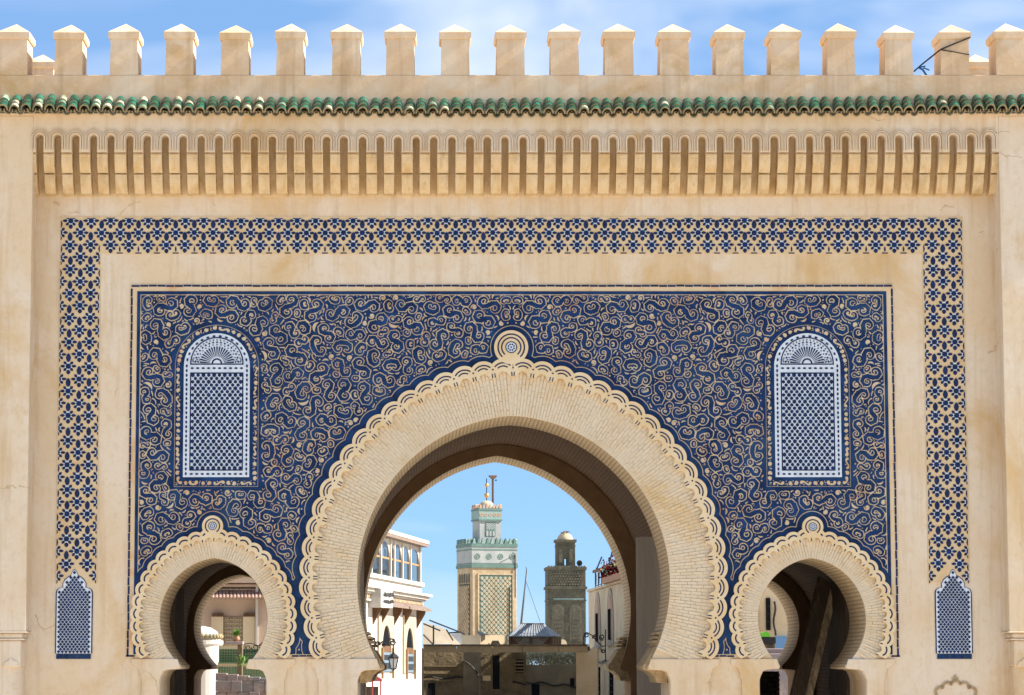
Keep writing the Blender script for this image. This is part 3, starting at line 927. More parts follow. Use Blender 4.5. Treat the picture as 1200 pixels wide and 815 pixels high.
# ------------------------------------------------------------------ flower-and-leaf tile border
BQ = S(270)
BX1 = 529.0                                   # half width (px) of the outer edge at the top
bz_t, bz_i, bz_b = Z(254), Z(298), Z(683)
bw = 48.5 * QP
BXO = 533.5 * QP                              # outer edge
BXI = BXO - bw
mb = MB()
mb.prism([(-BXO, bz_b), (-BXI, bz_b), (-BXI, bz_i), (BXI, bz_i), (BXI, bz_b), (BXO, bz_b), (BXO, bz_t), (-BXO, bz_t)], -0.012, 0)
border = mb.build('tile_border', M['clay'], gate)
def motif(px):
    """palmette flower: leaf on top, ring of petals on a white ground, drop below; about 21 x 29 px"""
    b = MB()
    wpts = []
    for k in range(24):
        t = 2 * PI * k / 24; r = 5.2 * px * (1 + 0.08 * math.cos(8 * t))
        wpts.append((r * math.cos(t), r * math.sin(t)))
    b.prism(wpts, -0.0165, -0.008, 1)
    yf = -0.021
    def leaf(cx, cz, l, w, an):
        pts = []
        for (u, v_) in ((-.5, 0), (-.32, .36), (0, .5), (.3, .34), (.5, 0), (.3, -.34), (0, -.5), (-.32, -.36)):
            pts.append((cx + (u * l * math.cos(an) - v_ * w * math.sin(an)) * px, cz + (u * l * math.sin(an) + v_ * w * math.cos(an)) * px))
        b.prism(pts, yf, -0.008, 0)
    b.prism(disc_pts(0, 0, 3.3 * px, 10), yf, -0.008, 0)
    leaf(0, 10.4 * px, 11.2, 6.2, PI / 2)
    for k in range(7):
        t = PI / 2 + 2 * PI * (k + 1) / 8
        if k == 3:
            leaf(0, -7.2 * px, 6.0, 5.2, -PI / 2); continue
        R_ = 5.6 if k not in (1, 5) else 6.8
        leaf(R_ * px * math.cos(t), R_ * px * math.sin(t), 5.0 if k not in (1, 5) else 6.2, 3.5, t)
    return b
def clip_mesh(me, name, planes):
    bm = bmesh.new(); bm.from_mesh(me)
    for co, no in planes:
        bmesh.ops.bisect_plane(bm, geom=bm.verts[:] + bm.edges[:] + bm.faces[:], plane_co=co, plane_no=no, clear_outer=True)
    m2 = bpy.data.meshes.new(name); bm.to_mesh(m2); bm.free()
    for mt in me.materials: m2.materials.append(mt)
    return m2
mt_full = motif(QP * 0.97).mesh('tile_motif', [M['blue_dark'], M['white']])
variants = {'f': mt_full}
def put_motif(x, z, box):
    """box = clip rectangle (x0, x1, z0, z1)"""
    ex, eu, ed = 10 * QP, 15.2 * QP, 9.8 * QP
    x0, x1, z0, z1 = box
    planes = []; key = []
    if x - ex < x0: planes.append(((x0 - x, 0, 0), (-1, 0, 0))); key.append(('l', round(x0 - x, 3)))
    if x + ex > x1: planes.append(((x1 - x, 0, 0), (1, 0, 0))); key.append(('r', round(x1 - x, 3)))
    if z - ed < z0: planes.append(((0, 0, z0 - z), (0, 0, -1))); key.append(('b', round(z0 - z, 3)))
    if z + eu > z1: planes.append(((0, 0, z1 - z), (0, 0, 1))); key.append(('t', round(z1 - z, 3)))
    k = tuple(key) or 'f'
    if k not in variants: variants[k] = clip_mesh(mt_full, 'tile_motif', planes)
    if len(variants[k].polygons) < 4: return
    link('tile_motif', variants[k], border, (x + random.uniform(-.006, .006), 0, z + random.uniform(-.006, .006)))
vz = 28.9 * QP
inset = 2.0 * QP
# top band
nc = 44
for c_ in range(nc * 2 + 1):
    xx = -BXI + 2 * BXI * c_ / (nc * 2)
    top = bz_t - inset
    if c_ % 2 == 1:
        zz0 = top - 3.2 * QP
    else:
        zz0 = top - 3.2 * QP - vz / 2
    if c_ in (0, nc * 2): continue
    zz = zz0
    while zz > bz_i + 5 * QP:
        put_motif(xx, zz, (-BXI, BXI, bz_i + 0.6 * QP, top)); zz -= vz
    if c_ % 2 == 0:      # small leaf and dash closing the lower edge
        b = MB()
        b.prism([(xx - .9 * QP, bz_i + 4 * QP), (xx, bz_i + 2.5 * QP), (xx + .9 * QP, bz_i + 4 * QP), (xx + 1.0 * QP, bz_i + 6.5 * QP), (xx, bz_i + 9.5 * QP), (xx - 1.0 * QP, bz_i + 6.5 * QP)], -0.021, -0.008)
        b.prism([(xx - 3.6 * QP, bz_i + 0.4 * QP), (xx + 3.6 * QP, bz_i + 0.4 * QP), (xx + 3.6 * QP, bz_i + 1.6 * QP), (xx - 3.6 * QP, bz_i + 1.6 * QP)], -0.021, -0.008)
        b.build('edge_leaf', M['blue_dark'], border)
for sx in (-1, 1):
    xa, xb = (-BXO, -BXI) if sx < 0 else (BXI, BXO)
    hw = (xb - xa) / 4
    zz = bz_t - inset - 3.2 * QP; r = 0
    niche_top = Z(668)
    while zz > bz_b + 2 * QP:
        cols = (1, 3) if r % 2 == 0 else (0, 2, 4)
        for c_ in cols:
            if zz < Z(655) and c_ in (1, 2, 3) and not (c_ != 2 and zz > Z(664)): continue
            ca, cb = xa + inset * .6, xb - inset * .6
            if zz > bz_i + 2 * QP:              # the corner runs on into the top band
                if sx < 0: cb = xb + 1
                else: ca = xa - 1
            put_motif(xa + hw * c_, zz, (ca, cb, bz_b - 1, bz_t - inset))
        zz -= vz / 2; r += 1

# small lattice niches at the feet of the border
def lattice_niche(cx, label):
    px = QP
    zb = Z(772.5); z1 = Z(692); zt = Z(668)
    w = 20.3 * px
    half = [(w, zb + 6.5 * px), (w, z1 - 3 * px), (w - 1 * px, z1 + 0.5 * px), (w - 4 * px, z1 + 2.5 * px), (w - 7.5 * px, z1 + 3 * px), (w - 7.2 * px, z1 + 8 * px), (w - 9.5 * px, z1 + 12 * px), (w - 13 * px, z1 + 15 * px), (w - 16.4 * px, z1 + 17 * px), (2.6 * px, z1 + 21 * px), (1.6 * px, zt - 1.2 * px), (0, zt)]
    outl = [(cx + x, z) for x, z in half] + [(cx - x, z) for x, z in half[-2::-1]]
    grow = lambda s_: [(cx + (x - cx) * (1 + s_ / w), z + (s_ * 0.7 if z > z1 + 10 * px else 0)) for x, z in outl]
    b = MB(); b.prism(grow(1.3 * px), -0.016, 0)
    o = b.build('lattice_niche', M['blue_dark'], gate); o['label'] = label
    b = MB(); b.prism(outl, -0.020, -0.01); b.build('white_ground', M['white'], o)
    b = MB(); p = 4.35 * px
    def inside(x, z):
        x = abs(x - cx)
        if z < zb + 8 * px: return False
        if z < z1 - 2 * px: return x < w - 1.7 * px
        if z < z1 + 3 * px: return x < w - 6 * px
        if z < z1 + 10 * px: return x < w - 9.5 * px
        if z < z1 + 15 * px: return x < w - 14 * px
        return x < 1.0 * px and z < zt - 3 * px
    r = 0; zz = zb + 8.4 * px
    while zz < zt:
        for c_ in range(-6, 7):
            xx = cx + (c_ + (0.5 if r % 2 else 0)) * p
            if inside(xx, zz):
                s_ = 2.05 * px
                b.prism([(xx, zz - s_), (xx + s_, zz), (xx, zz + s_), (xx - s_, zz)], -0.024, -0.015)
        zz += p * 0.66; r += 1
    b.build('lattice_tiles', M['blue_dark'], o, kind='stuff')
    for k in range(5):
        b = MB(); b.prism([(cx - w + 2 * w * (k + .03) / 5, zb), (cx - w + 2 * w * (k + .97) / 5, zb), (cx - w + 2 * w * (k + .97) / 5, zb + 5.8 * px), (cx - w + 2 * w * (k + .03) / 5, zb + 5.8 * px)], -0.02 - random.uniform(0, .004), 0)
        b.build('base_tile', M['blue'], o)
lattice_niche(-(AX - 86.5) * S(720), 'small blue and white lattice niche, left')
lattice_niche((1117 - AX) * S(720), 'small blue and white lattice niche, right')

# ------------------------------------------------------------------ plaster shoulders beside the jambs
def shoulder(a, so, label=None):
    q = a.q; zs = a.zs
    h = arch_half(0, a.zc, a.e, a.R, a.a0, 4)
    ix = h[0][0]
    for sx in (-1, 1):
        z1 = Z(771.5)
        xo = so * q
        pts = [(xo + 12 * q, z1 - 1 * q), (xo + 11.5 * q, z1 - 6 * q), (xo + 8 * q, z1 - 9 * q), (xo + 3 * q, z1 - 12 * q), (xo + 1.5 * q, z1 - 17 * q), (xo + 1 * q, z1 - 23 * q), (xo - 1 * q, z1 - 24 * q), (xo - 1 * q, 0.3), (a.jamb + 0.01, 0.3)]
        pts += [(a.jamb + 0.01, zs - 17 * q), (a.jamb - 1 * q, zs - 12 * q), (a.jamb - 3.5 * q, zs - 6.5 * q), (a.jamb - 8 * q, zs - 4.6 * q), (ix + 2 * q, zs - 3.6 * q), (ix + 1 * q, zs), (ix + 3.5 * q, z1 - 1 * q)]
        pts = [(a.cx + sx * x, z) for x, z in pts]
        b = MB(); b.prism(pts, -0.045, 0)
        b.build('plaster_shoulder', M['plaster'], gate, bevel=0.012)
shoulder(MAIN, 229)
shoulder(LEFT, 84); shoulder(RIGHT, 84)

# carved capitals under the main arch, inside the reveals (front and back wall)
for (y0, y1, d) in ((0.25, T1 - 0.1, 0.0), (BK0 + 0.2, BK1 - 0.2, BOFF[1])):
    a = MAIN; q = a.q
    for sx in (-1, 1):
        ix = arch_half(0, a.zc, a.e, a.R, a.a0, 4)[0][0]
        pr = [(ix + 16 * q, a.zs + 26 * q), (ix + 9 * q, a.zs + 22 * q), (ix - 1.0 * q, a.zs + 5 * q), (ix - 4.5 * q, a.zs + 1 * q), (ix - 4.0 * q, a.zs - 4 * q), (ix + 3 * q, a.zs - 6 * q), (ix + 9 * q, a.zs - 11 * q), (ix + 12 * q, a.zs - 19 * q), (ix + 24 * q, a.zs - 20 * q), (ix + 26 * q, a.zs + 20 * q)]
        b = MB(); b.prism([(a.cx + d + sx * x, z) for x, z in pr], y0, y1, back=True)
        b.build('carved_capital', M['carving'], gate, bevel=0.01)
        for k in range(3):
            b = MB(); xx = ix + (9 + 2.2 * k) * q; zz = a.zs + (27 + 5 * k) * q
            b.prism([(a.cx + d + sx * (xx - 1.5 * q), zz), (a.cx + d + sx * (xx + 9 * q), zz), (a.cx + d + sx * (xx + 9 * q), zz + 3.4 * q), (a.cx + d + sx * (xx - 1.5 * q + 1.2 * q), zz + 3.4 * q)], y0 + 0.1, y1 - 0.1, back=True)
            b.build('neck_moulding', M['carving'], gate, bevel=0.008)

# incised rosette and scalloped outline low on the right wall
b = MB(); q = S(795)
cx, cz = (1118.5 - AX) * q, Z(795)
for (u, v_) in ((0, 2.6), (2.6, 0), (0, -2.6), (-2.6, 0), (0, 0)):
    b.prism([(cx + (u - 1.6) * q, cz + v_ * q), (cx + u * q, cz + (v_ - 1.6) * q), (cx + (u + 1.6) * q, cz + v_ * q), (cx + u * q, cz + (v_ + 1.6) * q)], -0.02, 0)
for k in range(-2, 3):
    t = PI / 2 - k * 0.42
    c2 = ((1119 - AX) * q + 24 * q * math.cos(t), Z(826) + 22 * q * math.sin(t))
    for j in range(8):
        u0 = t - 1.5 + 3.0 * j / 8; u1 = t - 1.5 + 3.0 * (j + 1) / 8
        for (r0, r1) in ((4.2, 5.4), (6.4, 7.6)):
            b.prism([(c2[0] + r0 * q * math.cos(u0), c2[1] + r0 * q * math.sin(u0)), (c2[0] + r1 * q * math.cos(u0), c2[1] + r1 * q * math.sin(u0)), (c2[0] + r1 * q * math.cos(u1), c2[1] + r1 * q * math.sin(u1)), (c2[0] + r0 * q * math.cos(u1), c2[1] + r0 * q * math.sin(u1))], -0.02 + 0.004 * (r0 > 5), 0)
b.build('plaster_relief', M['carving'], gate)

# ------------------------------------------------------------------ pilasters
def pilaster(sx, inner_top_px, label):
    xi = (inner_top_px - PX0) * S(450, FR) + CAM.x
    zt = Z(136, FR); zm = Z(740, FR)
    x0, x1 = (xi, sx * HALFW) if sx > 0 else (sx * HALFW, xi)
    b = MB(); b.box(x0, x1, FR, -0.002, zm, zt)
    o = b.build('pilaster', M['plaster'], gate, bevel=0.015); o['label'] = label
    # moulding: two stepped fillets, then a shaft set back
    st = [(0.00, 0.035, 0.05), (0.05, 0.10, 0.065), (0.15, 0.06, 0.06)]
    z = zm
    def blk(name, inset, h, bev=0.01):
        nonlocal z
        a0, a1 = (xi + inset, sx * HALFW) if sx > 0 else (sx * HALFW, xi - inset)
        bb = MB(); bb.box(a0, a1, FR + inset * 0.7, -0.002, z - h, z)
        z -= h
        return bb.build(name, M['plaster'], o, bevel=bev)
    blk('fillet', -0.02, 0.03); blk('fillet', 0.06, 0.09, 0.03); blk('fillet', 0.035, 0.03); blk('shaft_head', 0.085, 0.45, 0.03)
    # rounded shaft below
    zr = z
    cxr = xi + sx * 0.40
    b = MB(); n = 16; R = 0.30
    pts = []
    for k in range(n + 1):
        t = -PI / 2 + (PI / 2) * k / n if sx < 0 else -PI / 2 - (PI / 2) * k / n
        pts.append((cxr + R * math.cos(t), FR + 0.08 + R + R * math.sin(t)))
    pts = [(sx * HALFW, FR + 0.08)] + pts + [(pts[-1][0], -0.002)]
    for k in range(len(pts) - 1):
        qd = [(pts[k][0], pts[k][1], 0), (pts[k + 1][0], pts[k + 1][1], 0), (pts[k + 1][0], pts[k + 1][1], zr), (pts[k][0], pts[k][1], zr)]
        b.quad(*(qd if sx < 0 else qd[::-1]))
    b.poly([(p[0], p[1], zr) for p in pts] + [(sx * HALFW, -0.002, zr)])
    b.build('shaft', M['plaster'], o, smooth=False)
    # little carved spandrel leaf above the shaft
    b = MB()
    pr = [(0.02, 0.0), (0.30, 0.0), (0.26, 0.07), (0.20, 0.10), (0.15, 0.15), (0.10, 0.10), (0.05, 0.08)]
    b.prism([(xi + sx * (0.10 + u), zr + 0.005 + v_) for u, v_ in pr], FR + 0.035, FR + 0.09)
    b.build('spandrel_leaf', M['plaster'], o, bevel=0.01)
pilaster(-1, 34.5, 'pale plaster pilaster, left')
pilaster(1, 1176.5, 'pale plaster pilaster, right')

# ------------------------------------------------------------------ cornice with slots and corbel brackets
def sag(x): return -0.045 * (1 - (x / 8.6) ** 2)
NS = 54
cq = S(165, FR)
sx0 = X(46.6, 165, FR); sx1 = X(1159, 165, FR)
pitch = (sx1 - sx0) / (NS - 1)
sw = 8.5 * cq / 2                            # half slot width
ZS_T = Z(157.5, FR); ZS_B = Z(178.5, FR)
ZC_T = Z(118, FR)
xl = (34.5 - PX0) * S(450, FR) + CAM.x; xr = (1176.5 - PX0) * S(450, FR) + CAM.x
out = [(xl, ZS_B), ]
slots = []
for k in range(NS):
    cx = sx0 + pitch * k; s_ = sag(cx)
    w_ = sw * random.uniform(0.93, 1.06)
    cx += random.uniform(-.008, .008)
    slots.append((cx, w_))
    out += [(cx - w_, ZS_B)] + [(cx - w_ * math.cos(PI * j / 8), ZS_T + s_ - w_ + w_ * math.sin(PI * j / 8)) for j in range(9)] + [(cx + w_, ZS_B)]
out += [(xr, ZS_B), (xr, ZC_T), (xl, ZC_T)]
mb = MB(); mb.prism(out, FR, FR + 0.45)
cornice = mb.build('cornice', M['plaster'], gate)
mb = MB(); mb.box(-HALFW, xl - 0.002, FR, -0.002, Z(136, FR), ZC_T); mb.build('cornice_end', M['plaster'], gate)
mb = MB(); mb.box(xr + 0.002, HALFW, FR, -0.002, Z(136, FR), ZC_T); mb.build('cornice_end', M['plaster'], gate)
# hoods: two thin raised arcs round every slot head
b = MB()
for (r0, r1, yy) in ((sw + 0.016, sw + 0.034, -0.034), (sw + 0.056, sw + 0.072, -0.030), (sw + 0.094, sw + 0.106, -0.022)):
    n = 12
    rows = []
    for j in range(n + 1):
        t = PI * j / n
        if r0 > sw + 0.06: t = PI * (0.12 + 0.76 * j / n) if r0 < sw + 0.1 else PI * (0.2 + 0.6 * j / n)
        rows.append(((r0 * math.cos(t), r0 * math.sin(t)), (r1 * math.cos(t), r1 * math.sin(t))))
    if r0 < sw + 0.06:
        rows = [((r0, -0.2), (r1, -0.2))] + rows + [((-r0, -0.2), (-r1, -0.2))]
    for (i0, o0), (i1, o1) in zip(rows[:-1], rows[1:]):
        b.prism([i0, o0, o1, i1], yy, 0.002)
hood = b.mesh('slot_hood', M['plaster'])
for cx, w_ in slots:
    link('slot_hood', hood, cornice, (cx, FR, ZS_T + sag(cx) - w_))
# corbel bracket: two concave tiers
ZM = Z(203, FR + 0.2); ZL = Z(227.5, FR + 0.42)
def corbel(wl, wr):
    H0, H1, H2 = 0.0, ZS_B - ZM, ZS_B - ZL
    prof = [(FR + 0.07, 0.0), (FR + 0.07, -0.030), (FR + 0.02, -0.034), (FR + 0.02, -0.06), (FR + 0.035, -0.07)]
    for j in range(1, 7):
        t = j / 6
        prof.append((FR + 0.035 + 0.145 * t ** 2.2, -0.07 - (H1 - 0.07) * t))
    prof += [(FR + 0.26, -H1 - 0.002), (FR + 0.26, -H1 - 0.026), (FR + 0.19, -H1 - 0.030), (FR + 0.19, -H1 - 0.05), (FR + 0.205, -H1 - 0.055)]
    for j in range(1, 7):
        t = j / 6
        prof.append((FR + 0.205 + 0.155 * t ** 2.2, -H1 - 0.055 - (H2 - H1 - 0.075) * t))
    prof += [(FR + 0.375, -H2), (FR + 0.40, -H2 - 0.003), (-0.002, -H2 - 0.003)]
    b = MB()
    for (p, q_) in zip(prof[:-1], prof[1:]):
        b.quad((wl, p[0], p[1]), (wl, q_[0], q_[1]), (wr, q_[0], q_[1]), (wr, p[0], p[1]))
    for xx, rev in ((wl, False), (wr, True)):
        pts = [(xx, p[0], p[1]) for p in prof] + [(xx, -0.002, 0.0)]
        b.poly(pts if rev else pts[::-1])
    # central raised stile with two flutes
    return b
cw = pitch / 2 - sw
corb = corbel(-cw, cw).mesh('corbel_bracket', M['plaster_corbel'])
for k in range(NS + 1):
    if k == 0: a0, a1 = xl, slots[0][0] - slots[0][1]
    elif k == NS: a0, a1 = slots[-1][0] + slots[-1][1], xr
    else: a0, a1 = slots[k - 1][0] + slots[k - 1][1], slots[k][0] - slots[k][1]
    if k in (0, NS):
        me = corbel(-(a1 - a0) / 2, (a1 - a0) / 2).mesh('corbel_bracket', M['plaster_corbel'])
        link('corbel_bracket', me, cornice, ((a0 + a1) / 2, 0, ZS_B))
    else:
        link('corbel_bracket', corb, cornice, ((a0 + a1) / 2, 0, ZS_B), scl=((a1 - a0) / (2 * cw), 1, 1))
# sloped backing behind the slots, shaped shallow to make them look lighter
mb = MB()
cp = [(FR + 0.24, ZS_T - 0.02), (FR + 0.40, ZM), (-0.03, ZL + 0.06), (-0.002, ZL - 0.02)]
for (p, q_) in zip(cp[:-1], cp[1:]): mb.quad((xl + .004, p[0], p[1]), (xl + .004, q_[0], q_[1]), (xr - .004, q_[0], q_[1]), (xr - .004, p[0], p[1]))
mb.box(xl + .004, xr - .004, FR + 0.24, -0.003, ZS_T - 0.02, ZS_T + 0.1)
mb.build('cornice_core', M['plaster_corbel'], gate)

# ------------------------------------------------------------------ parapet, merlons
PT = 0.66                                    # parapet thickness
mb = MB(); mb.box(-HALFW, HALFW, FR + 0.003, FR + PT, ZC_T + 0.002, ZTOP); mb.build('parapet', M['plaster_parapet'], gate, bevel=0.012)
mq = S(60, FR)
mw = 33.6 * mq / 2
mh = Z(46, FR) - ZTOP
def merlon_body():
    b = MB(); z1 = mh
    t = 0.012
    v0 = [(-mw, FR, -0.002), (mw, FR, -0.002), (mw, FR + PT, -0.002), (-mw, FR + PT, -0.002)]
    v1 = [(-mw + t, FR + 0.006, z1), (mw - t, FR + 0.006, z1), (mw - t, FR + PT - 0.006, z1), (-mw + t, FR + PT - 0.006, z1)]
    for j in range(4): b.quad(v0[j], v0[(j + 1) % 4], v1[(j + 1) % 4], v1[j])
    b.poly(v1)
    return b
def merlon_cap():
    b = MB(); o = 0.03; h1 = 8.0 * mq; h2 = 14.5 * mq
    x, y0, y1 = mw + o, FR - o, FR + PT + o
    z0 = mh
    lo = [(-x + .02, y0 + .02, z0), (x - .02, y0 + .02, z0), (x - .02, y1 - .02, z0), (-x + .02, y1 - .02, z0)]
    m0 = [(-x, y0, z0 + 0.03), (x, y0, z0 + 0.03), (x, y1, z0 + 0.03), (-x, y1, z0 + 0.03)]
    m1 = [(-x, y0, z0 + h1), (x, y0, z0 + h1), (x, y1, z0 + h1), (-x, y1, z0 + h1)]
    ap = (0, FR + PT / 2, z0 + h1 + h2)
    b.poly(lo[::-1])
    for A, B_ in ((lo, m0), (m0, m1)):
        for j in range(4): b.quad(A[j], A[(j + 1) % 4], B_[(j + 1) % 4], B_[j])
    for j in range(4): b.poly([m1[j], m1[(j + 1) % 4], ap])
    return b
mbody = merlon_body().mesh('merlon', M['plaster_parapet'])
mcap = merlon_cap().mesh('merlon_cap', M['plaster_parapet'])
def soften(o, w):
    b = o.modifiers.new('bevel', 'BEVEL'); b.width = w; b.segments = 2; b.limit_method = 'ANGLE'; b.angle_limit = rad(25)
for i, cpx in enumerate((15.5, 80, 145.5, 210, 275, 340, 405.5, 469.5, 533.5, 598, 662, 726, 790.5, 855, 920, 985.5, 1053, 1119, 1184)):
    cx = X(cpx, 70, FR)
    s_ = random.uniform(0.97, 1.03)
    o = link('merlon', mbody, gate, (cx, 0, ZTOP), scl=(s_, 1, random.uniform(0.985, 1.02)), rot=(0, random.uniform(-0.010, 0.010), random.uniform(-0.012, 0.012))); soften(o, 0.012)
    c = link('merlon_cap', mcap, o); soften(c, 0.012)
for cx, yy in ((X(50.5, 75, 3.0), 3.3), (X(1143, 75, 3.0), 3.3)):
    zz = Z(70, yy) - (mh + 20.3 * mq)
    o = link('merlon', mbody, gate, (cx, yy, zz)); soften(o, 0.012)
    c = link('merlon_cap', mcap, o); soften(c, 0.012)

# ------------------------------------------------------------------ green glazed tile eave
TE_Z = Z(134.5, FR - 0.24); TE_Y = FR - 0.24    # lower edge
SL = rad(41)
ts0 = X(-8, 125, FR); tp = 13.55 * S(125, FR)
NT = 91
tl = 0.145                                     # visible length of each tile
def barrel(r0, r1, L, thick, up=1, n=8):
    """half-barrel tile running down the slope in local -Y; r0 at the upper end, r1 at the lower"""
    b = MB()
    pt = lambda r, t, y: (r * math.cos(t), y, up * r * 1.3 * math.sin(t))
    for j in range(n):
        t0, t1 = PI * j / n, PI * (j + 1) / n
        b.quad(pt(r0, t0, L), pt(r1, t0, 0), pt(r1, t1, 0), pt(r0, t1, L), 0)
        b.quad(pt(r1 - thick, t0, 0), pt(r0 - thick, t0, L), pt(r0 - thick, t1, L), pt(r1 - thick, t1, 0), 1)
        b.quad(pt(r1, t0, 0), pt(r1 - thick, t0, 0), pt(r1 - thick, t1, 0), pt(r1, t1, 0), 1)
    return b
rt_ = tp * 0.46
covers = [barrel(rt_ * 0.86, rt_, tl * 1.35, 0.022).mesh('cover_tile', [M[g_], M['tile_under']], smooth=False) for g_ in ('green0', 'green1', 'green2')]
pans = [barrel(rt_ * 0.98, rt_ * 0.9, tl * 3.1, 0.016, up=-1, n=8).mesh('pan_tile', [M[g_], M['tile_under']]) for g_ in ('green0',)]
eave = MB()
eave.box(-HALFW, HALFW, FR - 0.14, FR + 0.002, TE_Z + 0.05, TE_Z + 0.085)
# mortar bed rising behind the tiles
ex = HALFW
eave.quad((-ex, TE_Y + 0.06, TE_Z + 0.03), (ex, TE_Y + 0.06, TE_Z + 0.03), (ex, FR + 0.01, TE_Z + 0.02 + 0.20 * math.tan(SL)), (-ex, FR + 0.01, TE_Z + 0.02 + 0.20 * math.tan(SL)))
eave_o = eave.build('tile_eave', M['plaster_parapet'], gate)
for k in range(NT):
    cx = ts0 + tp * k + random.uniform(-.007, .007); s_ = sag(cx) * 1.3 + 0.02
    p_pale = 0.42 if cx < -5.2 else (0.18 if cx < -2.2 else (0.06 if cx < 2 else 0.02))  # pale tiles carry wear and painted white glints, denser to the left
    jz = random.uniform(-0.012, 0.012)
    for r in range(3):
        u = random.random()
        me = covers[0] if u > p_pale else (covers[1] if random.random() < 0.5 else covers[2])
        d = tl * r * 0.80
        link('cover_tile', me, eave_o, (cx + random.uniform(-.005, .005), TE_Y + d * math.cos(SL), TE_Z + 0.055 + d * math.sin(SL) + s_ + jz + 0.012 * 0), rot=(SL - 0.10 + random.uniform(-.04, .04), 0, random.uniform(-.05, .05)))
    link('pan_tile', pans[0], eave_o, (cx + tp / 2, TE_Y - 0.01, TE_Z + 0.075 + s_ + jz), rot=(SL - 0.05, 0, random.uniform(-.03, .03)))
# ------------------------------------------------------------------ door leaves inside the passages
def door_leaf(x0, x1, y0, y1, zt, label, material, np_=6):
    """leaf of planks standing between two plan points"""
    d = Vector((x1 - x0, y1 - y0, 0)); L = d.length; d.normalize(); nrm = Vector((d.y, -d.x, 0))
    R_ = Matrix(((d.x, nrm.x, 0, x0), (d.y, nrm.y, 0, y0), (0, 0, 1, 0), (0, 0, 0, 1)))
    b = MB(); b.box(0.0, L, 0.0, 0.05, 0.05, zt - 0.02, M=R_)
    o = b.build('door_leaf', material, gate); o['label'] = label
    for k in range(np_):
        b = MB(); b.box(L * k / np_ + 0.006, L * (k + 1) / np_ - 0.006, -0.03 - random.uniform(0, .008), 0.08 + random.uniform(0, .008), 0.03, zt + random.uniform(-.02, .02), M=R_)
        b.build('plank', material, o)
qm = MAIN.q
door_leaf(2.78, 2.68, T1 + 0.15, BK0 - 1.2, Z(625, 5), 'weathered grey plank door leaf, right of the main passage', M['wood_grey'], 9)
door_leaf(-2.80, -2.74, T1 + 0.15, 4.9, Z(625, 5), 'weathered grey plank door leaf, left of the main passage', M['wood_grey'], 7)
door_leaf(LEFT.cx - 0.92, LEFT.cx - 0.90, T1 + 0.1, T1 + 1.75, Z(690, 3), 'dark plank door leaf in the left passage', M['wood_dark'], 4)
door_leaf(RIGHT.cx + 0.90, RIGHT.cx + 0.82, T1 + 0.1, T1 + 1.8, Z(672, 3), 'dark plank door leaf in the right passage', M['wood_dark'], 4)

# ------------------------------------------------------------------ loose cable on the parapet
mb = MB()
cab = [at(1137, 44, FR - 0.03), at(1122, 50, FR - 0.04), at(1102, 58.5, FR - 0.03), at(1090, 68, FR + 0.2), at(1080, 76, FR + 0.3), at(1071, 84, FR + 0.25)]
mb.tube(cab, 0.014, 6)
mb.tube([at(1102, 58.5, FR - 0.03), at(1118, 61, FR - 0.02), at(1136, 64.5, FR - 0.03)], 0.010, 6)
o = tag(mb.build('cable', M['cable']), 'dark loose cable slung across a merlon near the right end', 'cable')
mb = MB()
mb.tube([at(1076, 79, FR + .3), at(1081, 82, FR + .28), at(1084, 78, FR + .28), at(1077, 79, FR + .3), at(1081, 81.5, FR + .29), at(1086, 89, FR + .3), ], 0.018, 6)
mb.tube([at(1083, 80, FR + .28), at(1089, 82.5, FR + .3)], 0.012, 6)
mb.build('knot', M['blue_rope'], o)

# ================================================================== things seen through the arches
M['white_paint'] = mat('white_paint', (0.50, 0.46, 0.41, 1), 0.85, (0.38, 0.34, 0.295, 1), 0.8, bump=0.2, bscale=6, v1=(0.5, 0.75))
M['cream_paint'] = mat('cream_paint', (0.58, 0.46, 0.30, 1), 0.9, (0.48, 0.36, 0.22, 1), 0.7, bump=0.2, bscale=6)
M['pink_frame'] = mat('pink_frame', (0.45, 0.27, 0.17, 1), 0.85)
M['ochre_frame'] = mat('ochre_frame', (0.36, 0.30, 0.22, 1), 0.85, (0.30, 0.24, 0.17, 1), 3)
M['brown_wood'] = mat('brown_wood', (0.13, 0.065, 0.03, 1), 0.7, (0.08, 0.04, 0.02, 1), 4)
M['tan_wood'] = mat('tan_wood', (0.36, 0.21, 0.09, 1), 0.7, (0.26, 0.15, 0.07, 1), 4)
M['rust_tile'] = mat('rust_tile', (0.20, 0.145, 0.115, 1), 0.85, (0.14, 0.105, 0.085, 1), 5)
M['pane'] = mat('dark_pane', (0.012, 0.013, 0.015, 1), 1.0, spec=0.0)  # matte black stands in for the unlit depth of openings
M['grille'] = mat('blue_grey_grille', (0.12, 0.17, 0.22, 1), 0.6)
M['iron'] = mat('wrought_iron', (0.018, 0.017, 0.018, 1), 0.5)
M['stone_lit'] = mat('minaret_stone', (0.46, 0.35, 0.22, 1), 0.9, (0.33, 0.24, 0.14, 1), 0.5, (0.25, 0.18, 0.11, 1), 0.9, (0.55, 0.75), bump=0.6, bscale=3, bdist=0.1)  # sandstone of the tiled minaret, mottled at random
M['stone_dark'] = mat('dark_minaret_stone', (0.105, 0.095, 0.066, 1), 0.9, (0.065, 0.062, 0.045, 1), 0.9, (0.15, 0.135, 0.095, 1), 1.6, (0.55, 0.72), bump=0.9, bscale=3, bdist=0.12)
M['minaret_white'] = mat('minaret_white', (0.34, 0.35, 0.33, 1), 0.8, (0.26, 0.28, 0.27, 1), 1.0)
M['stone_mid'] = mat('minaret_stone_mid', (0.145, 0.13, 0.09, 1), 0.9, (0.10, 0.09, 0.062, 1), 1.5, bump=0.6, bscale=3, bdist=0.1)
M['hedge_leaf'] = mat('pale_hedge_leaf', (0.42, 0.41, 0.25, 1), 0.8, (0.55, 0.52, 0.40, 1), 3)
